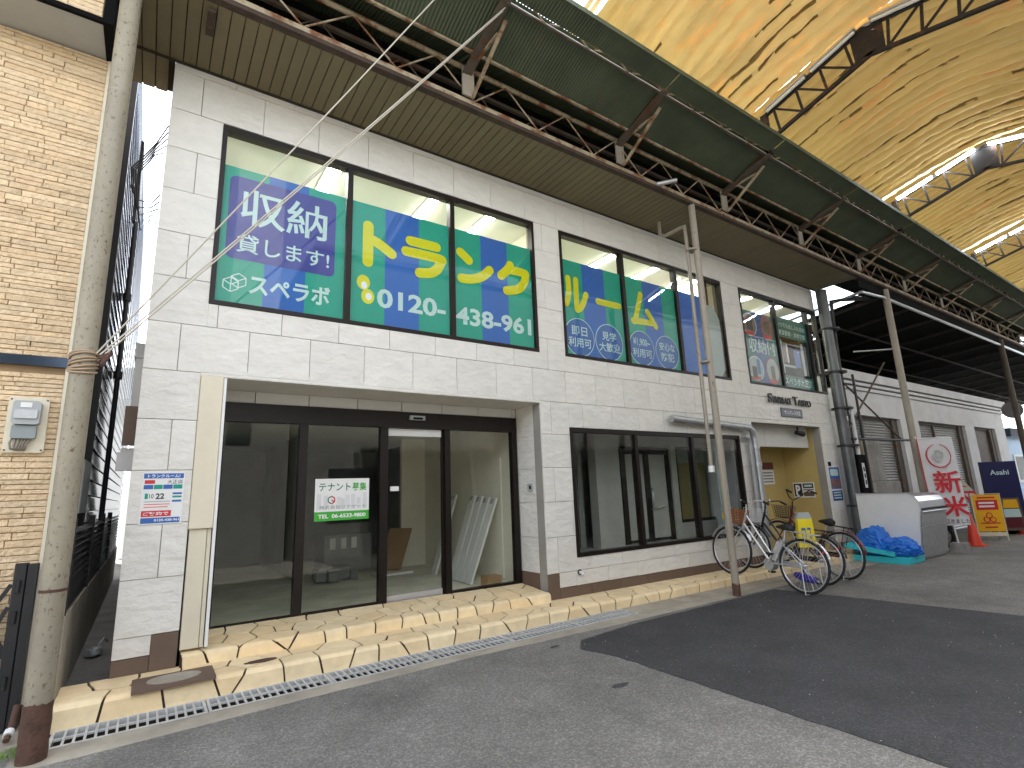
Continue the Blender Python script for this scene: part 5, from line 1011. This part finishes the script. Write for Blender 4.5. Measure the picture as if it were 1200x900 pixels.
    if rack:
        mb = MB(); rz1 = 2*rr+.08
        for s in (-1, 1): mb.tube([P(st_[0]-.06, .05*s, rz1), P(-.22, .06*s, rz1)], .007, 5).tube([P(0, .06*s, rr), P(-.06, .06*s, rz1)], .006, 5)
        for i in range(4): mb.tube([P(.15-.12*i, -.055, rz1), P(.15-.12*i, .055, rz1)], .005, 5)
        obj('rack', mb, m_silver if fm is m_silver else m_blackm, t)
    mb = MB()
    for s in (-1, 1): mb.tube([P(0, .07*s, rr), P(-.10, .11*s, .02)], .008, 5)
    mb.tube([P(-.10, -.11, .02), P(-.10, .11, .02)], .008, 5); obj('stand', mb, m_silver, t)
    obj('tail_reflector', MB().tube([P(-rr*.72, 0, rr*1.62), P(-rr*.72-.02, 0, rr*1.62)], .025, 8), m_red, t)
    if basket:
        bx0, bz = hd1[0]+.06, hd0[2]+.02; mb = MB(); L_, W0, W1_, H = .26, .13, .17, .22
        def Bp(f, s, h): e = h/H; return P(bx0+.01+(L_*.8+L_*.2*e)*f-(.0), s*(W0+(W1_-W0)*e), bz+h)
        lv = 8 if basket == 'wicker' else 6
        for i in range(lv+1):
            h = H*i/lv; mb.tube([Bp(0, -1, h), Bp(1, -1, h), Bp(1, 1, h), Bp(0, 1, h)], .007 if basket == 'wicker' else .004, 4, closed=True)
        for f in (0, .2, .4, .6, .8, 1): 
            for s in (-1, 1): mb.tube([Bp(f, s, 0), Bp(f, s, H)], .005 if basket == 'wicker' else .003, 4)
            mb.tube([Bp(f, -1, 0), Bp(f, 1, 0)], .004, 4)
        for s in (-.6, -.2, .2, .6): mb.tube([Bp(1, s, 0), Bp(1, s, H)], .004, 4).tube([Bp(0, s, 0), Bp(0, s, H)], .004, 4)
        obj('basket', mb, bmat, t)
    return P
PA = bicycle((8.3, -1.62, gz(8.3)), (8.42, -.34, zt(8.3)+.012), 'silver bicycle with a brown basket parked with its rear wheel on the asphalt', m_silver, 'wicker', m_basket, .405, motor=True, guard=m_silver)
tag(obj('reflector_strip', MB().bar(PA(1.32, .17, .93), PA(1.32, .17, 1.02), .10, .01), m_amber), 'amber strip tied to the brown bicycle basket', 'strip')
PB = bicycle((9.98, -1.42, gz(10)), (10.25, -.18, .10), 'dark bicycle with tall curved handlebars parked furthest right', m_maroon, 'wire', m_blackm, .40, bar='high', rack=True, guard=m_maroon)
PC = bicycle((9.22, -1.42, gz(9.2)), (9.30, -.16, zt(9.3)+.012), 'dark framed bicycle parked in the middle behind the silver one', m_blackm, 'wire', m_oldw, .395, rack=True, guard=m_blackm)
t = thing('yellow_bag', 'bright yellow bag with blue characters hanging on the middle bicycle', 'bag', (9.6, -1.1, .8))
o_, U, N = frame_at((9.05, -1.22, .55), -40)
obj('bag', MB().prism([(0, 0), (.27, 0), (.25, .46), (.02, .46)], o_, U, up, N, .10), M('yellow_vinyl', C(.75, .60, .02), .45), t); obj('top_flap', MB().prism([(.01, .46), (.26, .46), (.22, .56), (.05, .56)], o_+N*.01, U, up, N, .08), m_plastic, t); text('lettering', 'ロス', m_pblue, t, o_+U*.06+up*.06+N*.102, U, up, .16, .26, .02)
tag(obj('violet_lock', MB().tube([PA(-.12, -.10, .22), PA(.06, -.10, .22), PA(.2, -.10, .24)], [.05, .07, .04], 8), m_purp), 'violet bundle low beside the rear wheel of the silver bicycle', 'bundle')
# ------------------------------------------------------------------ opposite side of the street (seen in the glass)
def opp(x0, x1, h, mt, label, y=-8.2):
    t = thing('opposite_building', label, 'building', ((x0+x1)/2, y-3, 0)); obj('wall', B(x0, x1, y-7, y, -.3, h), mt, t); mb = MB(); n = max(1, int((x1-x0)/2.6))
    for i in range(n):
        xx = x0+(i+.5)*(x1-x0)/n
        for z in ([1.0]+([4.0] if h > 5.5 else [])): mb.box(xx-.75, xx+.75, y-.02, y+.03, z, z+1.5)
    obj('window', mb, m_navy, t); obj('parapet', B(x0-.05, x1+.05, y-7.05, y+.06, h, h+.2), mt, t)
opp(-14, -2.5, 5.6, m_opp, 'beige building across the street left of the viewer'); opp(3.4, 13, 8.6, m_oppg, 'grey shop across the street under the far canopy'); opp(13.2, 36, 9.0, m_oppg, 'long dark shop row across the street'); 
t = thing('white_tower', 'white upper storey across the street mirrored in the first window', 'building', (2, -10.5, 0)); obj('wall', B(1.35, 2.55, -13, -8.6, 6.4, 11.2), m_oppw, t); obj('base', B(1.0, 3.2, -13, -8.5, -.3, 6.4), m_oppg, t); obj('window', B(1.6, 2.2, -8.51, -8.47, 3.2, 4.6), m_navy, t)
